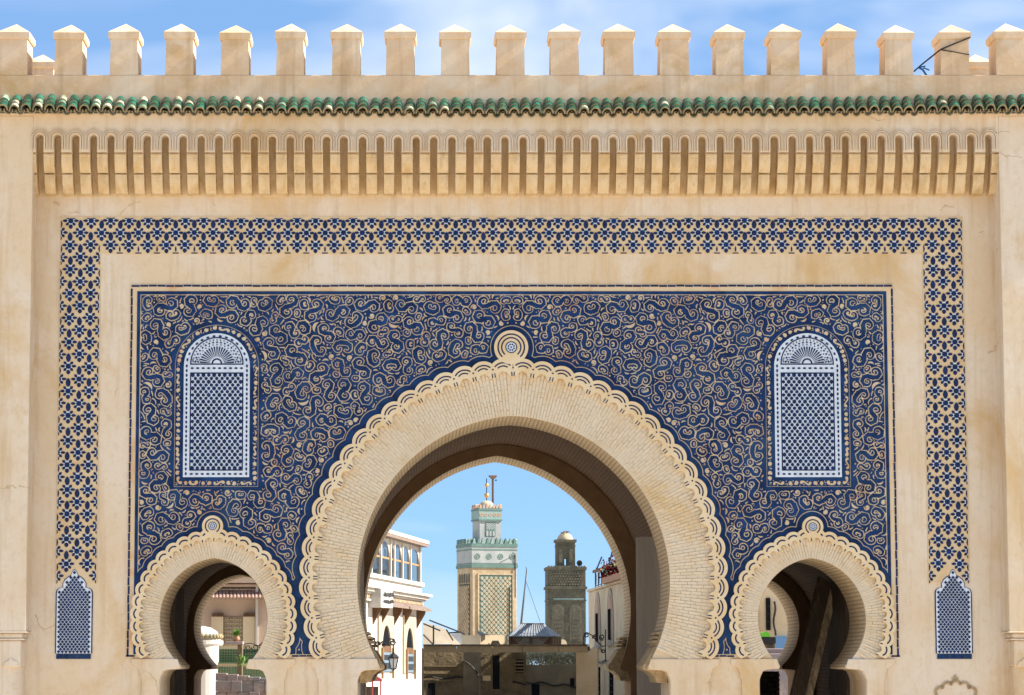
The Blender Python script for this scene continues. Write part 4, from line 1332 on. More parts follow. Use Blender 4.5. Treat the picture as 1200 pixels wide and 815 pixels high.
M['teal'] = mat('teal_glaze', (0.085, 0.155, 0.13, 1), 0.7, (0.12, 0.19, 0.165, 1), 1.5)
M['teal_pale'] = mat('pale_teal_glaze', (0.22, 0.31, 0.28, 1), 0.6, (0.16, 0.26, 0.24, 1), 1.5)
M['gold'] = mat('gilded_copper', (0.55, 0.33, 0.10, 1), 0.35, metal=0.7)
M['dome_plaster'] = mat('dome_plaster', (0.50, 0.40, 0.28, 1), 0.9, (0.40, 0.31, 0.2, 1), 1.5)
M['twig'] = mat('twig', (0.12, 0.08, 0.045, 1), 0.9)
M['zinc'] = mat('zinc_sheet', (0.24, 0.25, 0.26, 1), 0.45, (0.17, 0.175, 0.18, 1), 1.2, spec=0.4, stretch=(3, 3, 0.6))
M['rough_stone'] = mat('rough_stone', (0.17, 0.125, 0.07, 1), 0.95, (0.09, 0.068, 0.04, 1), 1.6, (0.12, 0.09, 0.05, 1), 2.5, (0.55, 0.75), bump=0.9, bscale=4, bdist=0.1)
M['beam_paint'] = mat('beam_paint', (0.21, 0.155, 0.088, 1), 0.85, (0.14, 0.105, 0.06, 1), 1.2)
M['canvas'] = mat('canvas', (0.50, 0.42, 0.32, 1), 0.9, (0.40, 0.33, 0.24, 1), 0.8)
M['red_cloth'] = mat('red_cloth', (0.42, 0.08, 0.08, 1), 0.9)
M['salmon'] = mat('salmon_paint', (0.47, 0.35, 0.26, 1), 0.9, (0.40, 0.30, 0.22, 1), 0.9)
M['pink_tile'] = mat('pink_tile', (0.30, 0.19, 0.15, 1), 0.85, (0.23, 0.14, 0.11, 1), 3)
M['green_wall_tile'] = mat('green_wall_tile', (0.08, 0.17, 0.09, 1), 0.35, (0.13, 0.22, 0.12, 1), 4, objvar=0.3)
M['leaf'] = mat('palm_leaf', (0.07, 0.16, 0.02, 1), 0.6, (0.11, 0.20, 0.03, 1), 6)
M['leaf_dark'] = mat('shrub_leaf', (0.10, 0.13, 0.045, 1), 0.6, (0.22, 0.22, 0.13, 1), 3)
M['terracotta'] = mat('terracotta', (0.40, 0.22, 0.13, 1), 0.85)
M['mauve_wall'] = mat('mauve_wall', (0.30, 0.22, 0.20, 1), 0.9, (0.20, 0.20, 0.22, 1), 1.2, (0.45, 0.40, 0.36, 1), 2.5, (0.55, 0.7), bump=0.5, bscale=6)
M['blue_dado'] = mat('blue_dado', (0.12, 0.24, 0.42, 1), 0.8)
M['lime_cloth'] = mat('lime_cloth', (0.12, 0.42, 0.03, 1), 0.8)
M['black_plastic'] = mat('black_plastic', (0.015, 0.015, 0.015, 1), 0.5)
M['sign_plate'] = mat('sign_plate', (0.42, 0.40, 0.36, 1), 0.7, (0.28, 0.27, 0.25, 1), 3)
def glass_mat(name, col, mixf):
    m = bpy.data.materials.new(name); m.use_nodes = True
    n, l = m.node_tree.nodes, m.node_tree.links
    b = n['Principled BSDF']; b.inputs['Base Color'].default_value = col; b.inputs['Roughness'].default_value = 0.05
    t = n.new('ShaderNodeBsdfTransparent'); mx = n.new('ShaderNodeMixShader'); mx.inputs['Fac'].default_value = mixf
    l.new(t.outputs[0], mx.inputs[1]); l.new(b.outputs[0], mx.inputs[2]); l.new(mx.outputs[0], n['Material Output'].inputs['Surface'])
    return m
M['glass'] = glass_mat('clear_glass', (0.03, 0.04, 0.045, 1), 0.5)
M['lamp_glass'] = glass_mat('frosted_lamp_glass', (0.45, 0.47, 0.46, 1), 0.75)

def slab(b, pts, vec, m=0):
    """planar outline in 3D, extruded by vec (away from the viewer side)"""
    pts = [Vector(p) for p in pts]; n = len(pts)
    i = len(b.v)
    b.v += [tuple(p) for p in pts] + [tuple(p + vec) for p in pts]
    tr = [tuple(range(n))] if n <= 4 else tessellate_polygon([pts])
    for t in tr:
        nn = (pts[t[1]] - pts[t[0]]).cross(pts[t[2]] - pts[t[0]])
        t = list(t) if nn.dot(vec) < 0 else list(t)[::-1]
        b.f.append(tuple(i + k for k in t)); b.m.append(m)
        b.f.append(tuple(i + n + k for k in t[::-1])); b.m.append(m)
    for k in range(n):
        k2 = (k + 1) % n
        b.f.append((i + k, i + n + k, i + n + k2, i + k2)); b.m.append(m)
class VWall:
    """vertical wall plane through a far corner whose horizontal edges vanish at column vpx"""
    def __init__(s, xf, af, vpx, side):
        r = ray(xf, HOR)
        s.C = CAM + r * (af / r.y); s.C.z = 0
        s.d = Vector(((vpx - PX0) / F_PX, 1, 0)).normalized()
        s.t = -s.d                                   # towards the camera
        s.n = Vector((s.d.y, -s.d.x, 0)) * side      # outward
    def pt(s, px, py, out=0.0):
        r = ray(px, py); k = (s.C - CAM).dot(s.n) / r.dot(s.n)
        return CAM + r * k + s.n * out
    def u(s, px): return (s.pt(px, HOR) - s.C).dot(s.t)
    def z(s, px, py): return s.pt(px, py).z
    def L(s, u, z, out=0.0): return s.C + s.t * u + s.n * out + Vector((0, 0, z))
    def block(s, b, u0, u1, o0, o1, z0, z1, m=0):
        Mx = Matrix(((s.t.x, s.n.x, 0, s.C.x), (s.t.y, s.n.y, 0, s.C.y), (0, 0, 1, 0), (0, 0, 0, 1)))
        b.box(u0, u1, o0, o1, z0, z1, m, Mx)
    def plate(s, b, uz, o0, o1, m=0):
        slab(b, [s.L(u, z, o1) for u, z in uz], s.n * (o0 - o1), m)
    def pplate(s, b, pp, o0, o1, m=0):
        slab(b, [s.pt(x, y, 0) + s.n * o1 for x, y in pp], s.n * (o0 - o1), m)
class FWall(VWall):
    def __init__(s, Y):
        s.C = Vector((0, Y, 0)); s.t = Vector((1, 0, 0)); s.d = Vector((-1, 0, 0)); s.n = Vector((0, -1, 0))

# ------------------------------------------------------------------ white building with the glazed terrace
W = VWall(494, 123.5, 1014, 1)
uN = W.u(418)
wz = lambda py: W.z(494, py)
wb = thing('white_building', tuple(W.C), 'white plastered building with glazed roof terrace and pointed arch windows', 'building')
b = MB(); W.block(b, 0, uN, -9, 0, 0, wz(688)); b.build('wall', M['white_paint'], wb)
b = MB(); W.block(b, -0.12, uN, -9.1, 0.12, wz(688) + .002, wz(696) + .45); b.build('parapet', M['white_paint'], wb, bevel=0.02)
for (p0, p1, o) in ((697, 700, 0.42), (700, 703.5, 0.28), (703.5, 705.5, 0.16), (711, 713, 0.14)):
    b = MB(); W.block(b, -o, uN, -0.1, o, wz(p1), wz(p0) - 0.003); b.build('cornice_moulding', M['white_paint'], wb, bevel=0.02)
b = MB()
for k in range(46):
    u = 0.1 + k * (uN - 0.2) / 46
    W.block(b, u, u + 0.13, -0.05, 0.10, wz(710), wz(707))
b.build('dentil_frieze', M['cream_paint'], wb, kind='stuff')
# terrace
zr0, zr1 = wz(641.5), wz(634)
zf0 = wz(696) + .45
b = MB(); W.block(b, -0.25, uN, -9.2, 0.3, zr0 + .12, zr1); b.build('terrace_roof', M['white_paint'], wb, bevel=0.03)
b = MB(); W.block(b, -0.22, uN, -9.1, 0.27, zr0, zr0 + .118); b.build('roof_edge_board', M['rust_tile'], wb)
posts = [493.6, 482.3, 472.8, 463.2, 458.8, 447.5, 436.5, 428]
pu = [max(W.u(p), 0.0) for p in posts]
for u in pu:
    b = MB(); W.block(b, u, u + 0.16, -0.16, 0.0, zf0 + .002, zr0 - .002); b.build('terrace_post', M['white_paint'], wb)
for u in (0.0, uN * .5):
    for o in (-3, -6, -8.8):
        b = MB(); W.block(b, u, u + 0.14, o, o + 0.14, zf0 + .002, zr0 - .002); b.build('terrace_post', M['white_paint'], wb)
for u0, u1 in zip(pu[:-1], pu[1:]):
    a0, a1 = u0 + 0.165, u1 - 0.005
    if a1 - a0 < 0.35: continue
    w_ = a1 - a0; zt = zr0 - .004; hh = min(0.75, w_ * 0.6)
    outl = [(a0, zt), (a0, zt - hh)] + [(a0 + w_ / 2 - w_ / 2 * math.cos(PI * k / 10), zt - hh + (hh - 0.12) * math.sin(PI * k / 10)) for k in range(1, 10)] + [(a1, zt - hh), (a1, zt)]
    b = MB(); W.plate(b, outl, -0.12, -0.06); b.build('arch_head', M['white_paint'], wb)
    b = MB(); W.plate(b, [(a0, zf0), (a1, zf0), (a1, zt - .02), (a0, zt - .02)], -0.10, -0.09); b.build('glass_pane', M['glass'], wb)
    b = MB(); zm = zf0 + (zr0 - zf0) * 0.46; W.block(b, a0, a1, -0.135, -0.075, zm, zm + 0.07); b.build('glazing_bar', M['tan_wood'], wb)
# dark furniture and a screen inside the terrace
for k in range(7):
    u = 0.7 + k * (uN - 2) / 7
    b = MB(); W.block(b, u, u + 0.5, -1.6, -1.1, zf0 + 0.002, zf0 + 0.95); W.block(b, u + 0.05, u + 0.13, -1.15, -1.08, zf0 + .95, zf0 + 1.35)
    b.build('terrace_chair', M['pane'], wb)
b = MB(); W.block(b, uN * .55, uN, -6, -5.9, zf0 + .002, zr0 - .002); b.build('terrace_screen', M['pane'], wb)
# windows
def pointed(u0, u1, z0, z1, n=8, k=0.85):
    w_ = (u1 - u0) / 2; c = (u0 + u1) / 2; zs = z1 - w_ * 1.55
    right = [(c + w_ * math.cos(PI / 2 * j / n) ** 0.9 if j < n else c, zs + (z1 - zs) * math.sin(PI / 2 * j / n) ** 0.85) for j in range(n + 1)]
    left = [(2 * c - x, z) for x, z in right[:-1]][::-1]
    return [(u1, z0)] + right + left + [(u0, z0)]
def white_window(xa, xb, ya, yb, sa, sb):
    u1, u0 = W.u(xa), W.u(xb)
    z1 = W.z((xa + xb) / 2, ya); z0 = W.z((xa + xb) / 2, yb)
    s1, s0 = W.u(sa), W.u(sb)
    zt = W.z((xa + xb) / 2, 722)
    op = pointed(u0, u1, z0, z1)
    outl = [(s1, z0), (s1, zt), (s0, zt), (s0, z0)] + op[::-1]
    b = MB(); W.plate(b, outl, 0.0, 0.07); fr_ = b.build('window_surround', M['ochre_frame'], wb)
    b = MB(); W.plate(b, op, 0.0, 0.012); b.build('window_pane', M['pane'], fr_)
    zm = z0 + (z1 - z0) * 0.40
    for k in range(9):
        u = u0 + (u1 - u0) * (k + 0.3) / 9
        b = MB(); W.block(b, u, u + 0.035, 0.02, 0.05, z0 + .02, zm); b.build('baluster', M['grille'], fr_)
    for zz in (z0 + .02, (z0 + zm) / 2, zm - .06):
        b = MB(); W.block(b, u0, u1, 0.015, 0.06, zz, zz + 0.10); b.build('grille_rail', M['grille'], fr_)
    b = MB(); W.block(b, u0, u1, 0.014, 0.055, zm, zm + (z1 - z0) * 0.16); b.build('shutter_board', M['brown_wood'], fr_)
    for u in (u0 - 0.12, u1 + 0.02):
        b = MB(); W.block(b, u, u + 0.10, 0.072, 0.16, z0 - 0.25, z0 + (z1 - z0) * 0.52); b.build('shutter_rail', M['tan_wood'], fr_)
white_window(445.3, 457.2, 733, 788, 442, 459.5)
white_window(474.0, 483.0, 736, 789, 471.5, 485.5)
for (xa, xb, brs) in ((431, 467.5, (437, 446, 461)), (468.8, 496, (472.5, 488.5))):
    u1, u0 = W.u(xa), max(W.u(xb), -0.15)
    zz = wz(721)
    c = None
    b = MB()
    slab(b, [W.L(u0, zz + 0.42, 0.0), W.L(u1, zz + 0.42, 0.0), W.L(u1, zz + 0.22, 0.42), W.L(u0, zz + 0.22, 0.42)], Vector((0, 0, -0.09)))
    c = b.build('window_canopy', M['rust_tile'], wb)
    for x in brs:
        u = W.u(x)
        b = MB(); slab(b, [W.L(u, zz + 0.30, 0.0), W.L(u, zz + 0.13, 0.38), W.L(u, zz + 0.02, 0.36), W.L(u, zz - 0.62, 0.0)], W.t * 0.13)
        b.build('canopy_bracket', M['brown_wood'], c)
# carved name plate on the parapet, with illegible script
b = MB(); W.pplate(b, [(431, 690), (445.5, 692.5), (445.5, 713), (431, 712)], 0.0, 0.5); sg = b.build('name_plate', M['sign_plate'], wb)
rngs = random.Random(3)
b = MB()
for k in range(7):
    x0 = 434 + k * 1.6; y0 = 697 + rngs.uniform(-1, 1) + k * .2
    b.tube([W.pt(x0 + .5 * j, y0 + 2.2 * math.sin(j * 1.7 + k), 0.52) for j in range(6)], 0.022, 5)
    b.tube([W.pt(x0 + .5 * j, y0 + 8 + 1.8 * math.sin(j * 1.9 + 2 * k), 0.52) for j in range(6)], 0.02, 5)
b.build('script_stroke', M['iron'], sg)
b = MB(); W.block(b, -1.6, -0.13, -3, -0.3, 0, wz(716)); b.build('side_annex', M['white_paint'], wb)

# ------------------------------------------------------------------ stall awning and sheets beside it
F = FWall(52)
b = thing('market_stall', tuple(F.pt(436, 830)[:2]) + (0,), 'small red-topped stall at the foot of the white building', 'stall')
m_ = MB(); slab(m_, [F.pt(426, 791), F.pt(436.5, 789.5), F.pt(447.5, 796.5), F.pt(447.5, 798.5), F.pt(426, 799)], Vector((0, 1.2, 0))); m_.build('awning', M['red_cloth'], b)
for x in (446.2, 436.5):
    m_ = MB(); m_.tube([(F.pt(x, 798).x, 52.1, 0), (F.pt(x, 798).x, 52.1, F.pt(x, 798).z)], 0.03); m_.build('post', M['red_cloth'], b)
m_ = MB(); m_.box(F.pt(428, 800).x, F.pt(443, 800).x, 52.3, 53, 0, F.pt(440, 805).z); m_.build('counter', M['wood_dark'], b)

F = FWall(76)
aw = thing('lean_to_sheets', (F.pt(515, 800).x, 76, 0), 'pale slanting sheet awnings between white building and beam canopy', 'awning')
for pts, dy in (([(496, 729), (509, 733), (530, 755), (496, 755)], 0.0), ([(509, 732), (523, 738), (540, 755.5), (530.5, 755.5)], 0.12), ([(523.5, 744), (541, 741), (541, 755), (533, 755)], 0.3)):
    m_ = MB(); slab(m_, [F.pt(x, y) + Vector((0, dy + (755 - y) * 0.02, 0)) for x, y in pts], Vector((0, 0.06, 0.0))); m_.build('sheet', M['canvas'] if dy < .2 else M['zinc'], aw)
for (x0, y0, x1, y1) in ((496, 731, 516, 739.5), (496, 744, 508, 756), (503, 727, 545, 743.5), (508, 733, 508, 755), (523, 738, 531, 751), (526, 742, 540, 741)):
    m_ = MB(); m_.tube([F.pt(x0, y0) + Vector((0, -0.1, 0)), F.pt(x1, y1) + Vector((0, -0.1, 0))], 0.035); m_.build('strut', M['iron'], aw)

# ------------------------------------------------------------------ green-topped minaret
def place(b, Mx):
    b.v = [tuple(Mx @ Vector(p)) for p in b.v]; return b
def rotz(a): return Matrix.Rotation(a, 4, 'Z')
Y1 = 250.0
c1 = at(570.5, 700, Y1)
mn = thing('tiled_minaret', (c1.x, Y1, 0), 'tall sandstone minaret with white and green tiled top and gilded balls', 'minaret')
MX = Matrix.Translation((c1.x, Y1, 0)) @ rotz(rad(18))
MX = Matrix.Translation((c1.x, Y1, 0)) @ rotz(rad(18.0))
sz1 = S(700, Y1)
hw = 52 * sz1 / math.cos(rad(18)) / 2
zz = lambda py: Z(py, Y1 - hw)
def mpart(name, material, fn, parent=None, **k):
    b = MB(); fn(b); place(b, MX); return b.build(name, material, parent or mn, **k)
mpart('shaft', M['stone_lit'], lambda b: b.box(-hw, hw, -hw, hw, 0, zz(665)), bevel=0.05)
def diamonds(u0, u1, z0, z1, nc_, nr_, m_half=0.42):
    out = []
    du = (u1 - u0) / nc_; dz = (z1 - z0) / nr_
    for r in range(nr_ * 2 - 1):
        for c_ in range(nc_ - (r % 2)):
            cu = u0 + du * (c_ + .5 + (0.5 if r % 2 else 0)); cz = z0 + dz * (r + 1) / 2
            out.append([(cu, cz - dz * m_half), (cu + du * m_half * 0.75, cz - dz * .08), (cu + du * m_half * .55, cz + dz * .2), (cu, cz + dz * m_half * 0.8), (cu - du * m_half * .55, cz + dz * .2), (cu - du * m_half * 0.75, cz - dz * .08)])
    return out
# front face panel
u0, u1 = -hw + 2 * hw * 0.15, -hw + 2 * hw * 0.90
z0, z1 = zz(760), zz(674)
def frame_(b):
    t = 0.16
    b.box(u0 - t, u0, -hw - .10, -hw, z0, z1 + t); b.box(u1, u1 + t, -hw - .10, -hw, z0, z1 + t); b.box(u0, u1, -hw - .10, -hw, z1, z1 + t)
pan = mpart('sebka_panel', M['teal'], lambda b: b.box(u0, u1, -hw - 0.03, -hw, z0, z1))
mpart('panel_frame', M['stone_lit'], frame_, pan)
def seb(b):
    for pts in diamonds(u0 + .05, u1 - .05, z0, z1 - .05, 7, 14): b.prism(pts, -hw - 0.09, -hw - 0.02)
mpart('sebka_lozenges', M['stone_lit'], seb, pan, kind='stuff')
def seb2(b):
    for pts in diamonds(u0 + .05, u1 - .05, z0, z1 - .05, 7, 14, 0.16):
        b.prism(pts, -hw - 0.10, -hw - 0.02)
mpart('teal_lozenge_centre', M['teal_pale'], seb2, pan, kind='stuff')
# left face panel (faces -X locally)
ML = MX @ rotz(-PI / 2)
def lpart(name, material, fn, parent, **k):
    b = MB(); fn(b); place(b, ML); return b.build(name, material, parent, **k)
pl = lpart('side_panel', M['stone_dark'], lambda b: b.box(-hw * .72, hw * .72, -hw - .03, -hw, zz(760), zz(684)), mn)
def sebl(b):
    for pts in diamonds(-hw * .7, hw * .7, zz(760), zz(685), 6, 13): b.prism(pts, -hw - 0.12, -hw - 0.02)
lpart('sebka_lozenges', M['stone_lit'], sebl, pl, kind='stuff')
for k in range(5):
    lpart('blind_arch', M['stone_dark'], lambda b: b.prism(pointed(-hw * .75 + k * hw * .31, -hw * .75 + k * hw * .31 + hw * .2, zz(683), zz(672)), -hw - .04, -hw), pl)
# tiled head
h2 = hw + 0.05
hd = mpart('tiled_head', M['minaret_white'], lambda b: b.box(-h2, h2, -h2, h2, zz(664.5), zz(640)))
for (p0, p1, o) in ((665.5, 662, 0.06), (641, 637.5, 0.06)):
    mpart('teal_band', M['teal'], lambda b: b.box(-h2 - o, h2 + o, -h2 - o, h2 + o, zz(p0), zz(p1)), hd)
mpart('thin_band', M['teal'], lambda b: b.box(-h2 - .03, h2 + .03, -h2 - .03, h2 + .03, zz(661), zz(660)), hd)
mpart('thin_band', M['teal'], lambda b: b.box(-h2 - .03, h2 + .03, -h2 - .03, h2 + .03, zz(645), zz(643.8)), hd)
for k in range(4):
    u = -h2 + 2 * h2 * (0.12 + 0.255 * k)
    def med(b):
        ring(b, u, zz(652.5), 0.20, 0.30, -h2 - 0.03, 0, n=14)
        b.prism(disc_pts(u, zz(652.5), 0.10, 8), -h2 - .03, -h2)
    mpart('medallion', M['teal'], med, hd)
for face in range(4):
    MF = MX @ rotz(face * PI / 2)
    for k in range(10):
        u = -h2 + 2 * h2 * (k + .5) / 10; w_ = h2 / 10
        b = MB(); b.prism([(u - w_ * .8, zz(637.4)), (u + w_ * .8, zz(637.4)), (u + w_ * .8, zz(636.6)), (u + w_ * .45, zz(635.6)), (u + w_ * .45, zz(633.0)), (u, zz(631.0)), (u - w_ * .45, zz(633.0)), (u - w_ * .45, zz(635.6)), (u - w_ * .8, zz(636.6))], -h2 - .06, -h2 + .30, back=True)
        place(b, MF); b.build('merlon', M['teal_pale'] if k % 2 == 0 else M['teal'], hd)
# lantern
h3 = 33 * sz1 / (math.cos(rad(18)) + math.sin(rad(18))) / 2
zl = lambda py: Z(py, Y1)
lt = mpart('lantern_tower', M['minaret_white'], lambda b: b.box(-h3, h3, -h3, h3, zl(640), zl(610)))
h4 = h3 + 0.09
mpart('lantern_head', M['teal_pale'], lambda b: b.box(-h4, h4, -h4, h4, zl(610) + .002, zl(597)), lt)
for py in (610.5, 598.5):
    mpart('teal_band', M['teal'], lambda b: b.box(-h4 - .05, h4 + .05, -h4 - .05, h4 + .05, zl(py) - .06, zl(py) + .08), lt)
for k in range(5):
    u = -h4 + 2 * h4 * (k + .5) / 5
    def med(b): ring(b, u, zl(604.3), 0.11, 0.19, -h4 - 0.03, 0, n=10)
    mpart('medallion', M['pink_frame'], med, lt)
for face in range(4):
    MF = MX @ rotz(face * PI / 2)
    for k in range(7):
        u = -h4 + 2 * h4 * (k + .5) / 7; w_ = h4 / 7
        b = MB(); b.prism([(u - w_ * .8, zl(596.6)), (u + w_ * .8, zl(596.6)), (u + w_ * .5, zl(593.5)), (u, zl(591.8)), (u - w_ * .5, zl(593.5))], -h4, -h4 + .16, back=True)
        place(b, MF); b.build('merlon', M['minaret_white'] if k % 2 else M['pink_frame'], lt)
wn_ = mpart('lattice_window', M['teal'], lambda b: b.box(-h3 * .48, h3 * .48, -h3 - .03, -h3, zl(629), zl(613)), lt)
def lw_(b):
    for pts in diamonds(-h3 * .45, h3 * .45, zl(622), zl(613.5), 4, 4): b.prism(pts, -h3 - .06, -h3 - .02)
    for k in range(3):
        u = -h3 * .30 + k * h3 * .30
        b.prism(pointed(u - h3 * .1, u + h3 * .1, zl(629), zl(623)), -h3 - .06, -h3 - .02)
mpart('window_lattice', M['minaret_white'], lw_, wn_, kind='stuff')
dm = mpart('dome', M['dome_plaster'], lambda b: b.lathe([(h3 * .72 * math.cos(t), h3 * .62 * math.sin(t) + zl(595)) for t in np.linspace(0, PI / 2, 8)], n=18), smooth=True)
mpart('dome_base', M['minaret_white'], lambda b: b.box(-h4 * .9, h4 * .9, -h4 * .9, h4 * .9, zl(597) + .002, zl(595)), dm)
mpart('finial_rod', M['iron'], lambda b: b.tube([(0, 0, zl(590)), (0, 0, zl(561))], 0.05), dm)
for py, r in ((581, 0.27), (569, 0.22)):
    mpart('gilded_ball', M['gold'], lambda b: b.lathe([(r * math.cos(t), zl(py) + r * math.sin(t)) for t in np.linspace(-PI / 2, PI / 2, 9)], n=14), dm, smooth=True)
def gal(b):
    x = 9 * sz1
    b.tube([(x, 0.3, zl(597)), (x, 0.3, zl(560))], 0.12)
gp = mpart('flag_pole', M['brown_wood'], gal)
mpart('pole_crosshead', M['brown_wood'], lambda b: b.prism([(9 * sz1 - .42, zl(557)), (9 * sz1 + .42, zl(557)), (9 * sz1 + .4, zl(558.5)), (9 * sz1 + .15, zl(561)), (9 * sz1 - .15, zl(561)), (9 * sz1 - .4, zl(558.5))], 0.15, 0.45, back=True), gp)
mpart('pulley', M['iron'], lambda b: b.box(9 * sz1 + .28, 9 * sz1 + .40, .2, .4, zl(563.5), zl(561.8)), gp)
mpart('lamp_arm', M['iron'], lambda b: b.tube([(hw * .92, -hw - .1, zz(700)), (hw * .92, -hw - .12, zz(650)), (hw * .75, -hw - .5, zz(648))], 0.05), mn)
mpart('drain_pipe', M['iron'], lambda b: b.tube([(hw * .66, -hw - .14, zz(760)), (hw * .66, -hw - .14, zz(688))], 0.05), mn)

# ------------------------------------------------------------------ dark stone minaret
Y2 = 220.0
c2 = at(662.5, 700, Y2)
m2 = thing('stone_minaret', (c2.x, Y2, 0), 'dark weathered stone minaret with small domed lantern and stork nest', 'minaret')
MX = Matrix.Translation((c2.x, Y2, 0)) @ rotz(rad(1.5))
s2 = S(700, Y2); hw = 22.3 * s2
zz = lambda py: Z(py, Y2 - hw)
def spart(name, material, fn, parent=None, **k):
    b = MB(); fn(b); place(b, MX); return b.build(name, material, parent or m2, **k)
spart('shaft', M['stone_dark'], lambda b: b.box(-hw, hw, -hw, hw, 0, zz(667)), bevel=0.04)
for (p0, p1, o) in ((668, 664.5, .10), (690.5, 687.5, .13), (704.5, 703, .06)):
    spart('string_course', M['stone_dark'], lambda b: b.box(-hw - o, hw + o, -hw - o, hw + o, zz(p0), zz(p1)), bevel=0.02)
for k in range(14):
    u = -hw + 2 * hw * (k + .5) / 14
    spart('coping_stone', M['stone_mid'], lambda b: b.box(u - .09, u + .09, -hw - .08, -hw + .1, zz(664.4), zz(663.2)))
for k in (-1, 1):                              # pair of blind arches with concentric archivolts
    uc = k * hw * .46
    for r_, o in ((1.0, .03), (.78, .07), (.56, .11)):
        spart('blind_arch', M['stone_mid'] if r_ == .78 else M['stone_dark'], lambda b: b.prism(pointed(uc - hw * .40 * r_, uc + hw * .40 * r_, zz(752), zz(706) - (1 - r_) * .9), -hw - o, -hw))
rngp = random.Random(5)
def relief(b):
    for r in range(5):
        for c_ in range(12):
            u = -hw * .88 + 2 * hw * .88 * (c_ + .5 + (.5 if r % 2 else 0)) / 12.5; z_ = zz(686) + (zz(670) - zz(686)) * (r + .3) / 5
            s_ = 0.11 * rngp.uniform(.7, 1.2)
            b.prism([(u, z_ - s_), (u + s_, z_), (u, z_ + s_), (u - s_, z_)], -hw - 0.06, -hw)
spart('carved_frieze', M['stone_mid'], relief, kind='stuff')
def relief2(b):
    for k in range(2):
        for r in range(6):
            for c_ in range(5):
                u = (-1 if k == 0 else 1) * hw * .46 + (c_ - 2 + (.5 if r % 2 else 0)) * .17; z_ = zz(748) + r * .36
                b.prism([(u, z_ - .1), (u + .08, z_), (u, z_ + .1), (u - .08, z_)], -hw - 0.14, -hw - .1)
spart('carved_lozenges', M['stone_mid'], relief2, kind='stuff')
spart('teal_strip', M['teal_pale'], lambda b: b.box(-hw * .7, hw * .9, -hw - .03, -hw, zz(703), zz(701.5)))
spart('arched_opening', M['cream_paint'], lambda b: b.prism(pointed(-hw * .45, hw * .0, zz(758), zz(749.5)), -hw - .15, -hw - .05))
h3 = 11 * s2
zl = lambda py: Z(py, Y2)
lt = None
def lant(b):
    op = pointed(-.14, .14, zl(663), zl(654.5))
    outl = [(h3, zl(668)), (h3, zl(634)), (-h3, zl(634)), (-h3, zl(668))]
    # four piers round a see-through opening, closed above and below
    b.box(-h3, -.14, -h3, h3, zl(667), zl(635)); b.box(.14, h3, -h3, h3, zl(667), zl(635))
    b.box(-.139, .139, -h3 + .003, h3 - .003, zl(667), zl(663)); b.box(-.139, .139, -h3 + .003, h3 - .003, zl(655), zl(635))
lt = spart('lantern', M['stone_dark'], lant)
for (p0, p1, o) in ((636, 633, .13), (641, 640, .05)):
    spart('string_course', M['stone_dark'], lambda b: b.box(-h3 - o, h3 + o, -h3 - o, h3 + o, zl(p0), zl(p1)), lt)
for k in (-1, 1):
    spart('lantern_relief', M['stone_mid'], lambda b: b.prism(pointed(k * h3 * .55 - .15, k * h3 * .55 + .15, zl(660), zl(644)), -h3 - .05, -h3), lt)
d2 = spart('dome', M['dome_plaster'], lambda b: b.lathe([(h3 * .86 * math.cos(t), h3 * .78 * math.sin(t) + zl(633)) for t in np.linspace(0, PI / 2, 8)], n=18), smooth=True)
b = MB()
for k in range(26):
    t = rngp.uniform(0, 2 * PI); r = rngp.uniform(.05, .4); p = Vector((c2.x + r * math.cos(t), Y2 + r * math.sin(t), zl(625.5) + rngp.uniform(-.05, .18)))
    dv = Vector((rngp.uniform(-1, 1), rngp.uniform(-1, 1), rngp.uniform(-.2, .5))).normalized() * .28
    b.tube([p - dv, p + dv], 0.018, 4)
tag(b.build('stork_nest', M['twig']), 'ragged twig nest on the dome of the dark minaret', 'nest')
b = MB()
p = Vector((c2.x + 15.5 * s2, Y2 - hw, zl(661)))
for k in range(12):
    pass
b.lathe([(0.05, 0), (0.09, .12), (.14, .22), (.26, .34), (.27, .36), (.20, .34), (.0, .20)], n=14)
b.v = [tuple(p + Vector((v[0], -v[2] + .2, v[1]))) for v in b.v]
sp = tag(b.build('loudspeaker', M['black_plastic']), 'small black horn loudspeaker on the ledge of the dark minaret', 'loudspeaker')
b = MB(); b.tube([p + Vector((0, .2, 0)), Vector((p.x - .1, p.y + .25, zz(664.5)))], .03); b.build('mount', M['iron'], sp)

# ------------------------------------------------------------------ antenna
F = FWall(98)
b = MB(); b.tube([F.pt(610.5, 735), F.pt(617.3, 668)], [0.07, 0.035], 6)
an = tag(b.build('antenna_mast', M['zinc']), 'thin leaning antenna mast rising behind the hipped roof', 'antenna')
b = MB(); b.tube([F.pt(616, 680), F.pt(633, 729)], 0.012, 4); b.build('guy_wire', M['iron'], an)
b = MB(); b.tube([F.pt(617.2, 668), F.pt(616.5, 665)], 0.02, 4); b.build('tip', M['iron'], an)

# ------------------------------------------------------------------ hipped roof kiosk
F = FWall(92)
ks = thing('roof_kiosk', (F.pt(625, 760).x, 92, 0), 'grey metal hipped roof over wooden lattice on the terrace', 'kiosk')
A = [F.pt(597, 745.5), F.pt(647, 745.5)]; zb = A[0].z
R1 = F.pt(661, 746.5) + Vector((0, 2.6, 0)); R0 = A[0] + Vector((0, 2.6, 0)); R1.z = zb
dx = R1.x
top0 = F.pt(611, 731) + Vector((0, 1.3, 0)); top1 = F.pt(639, 731) + Vector((0, 1.3, 0)); top1.z = top0.z
R1 = Vector((F.pt(661, 746).x * 1.0, 94.6, zb)); R0.z = zb
for pts in ([A[0], A[1], top1, top0], [A[1], R1, top1], [R1, R0, top0, top1], [R0, A[0], top0]):
    b = MB(); slab(b, pts, Vector((0, 0, -0.04))); b.build('roof_sheet', M['zinc'], ks)
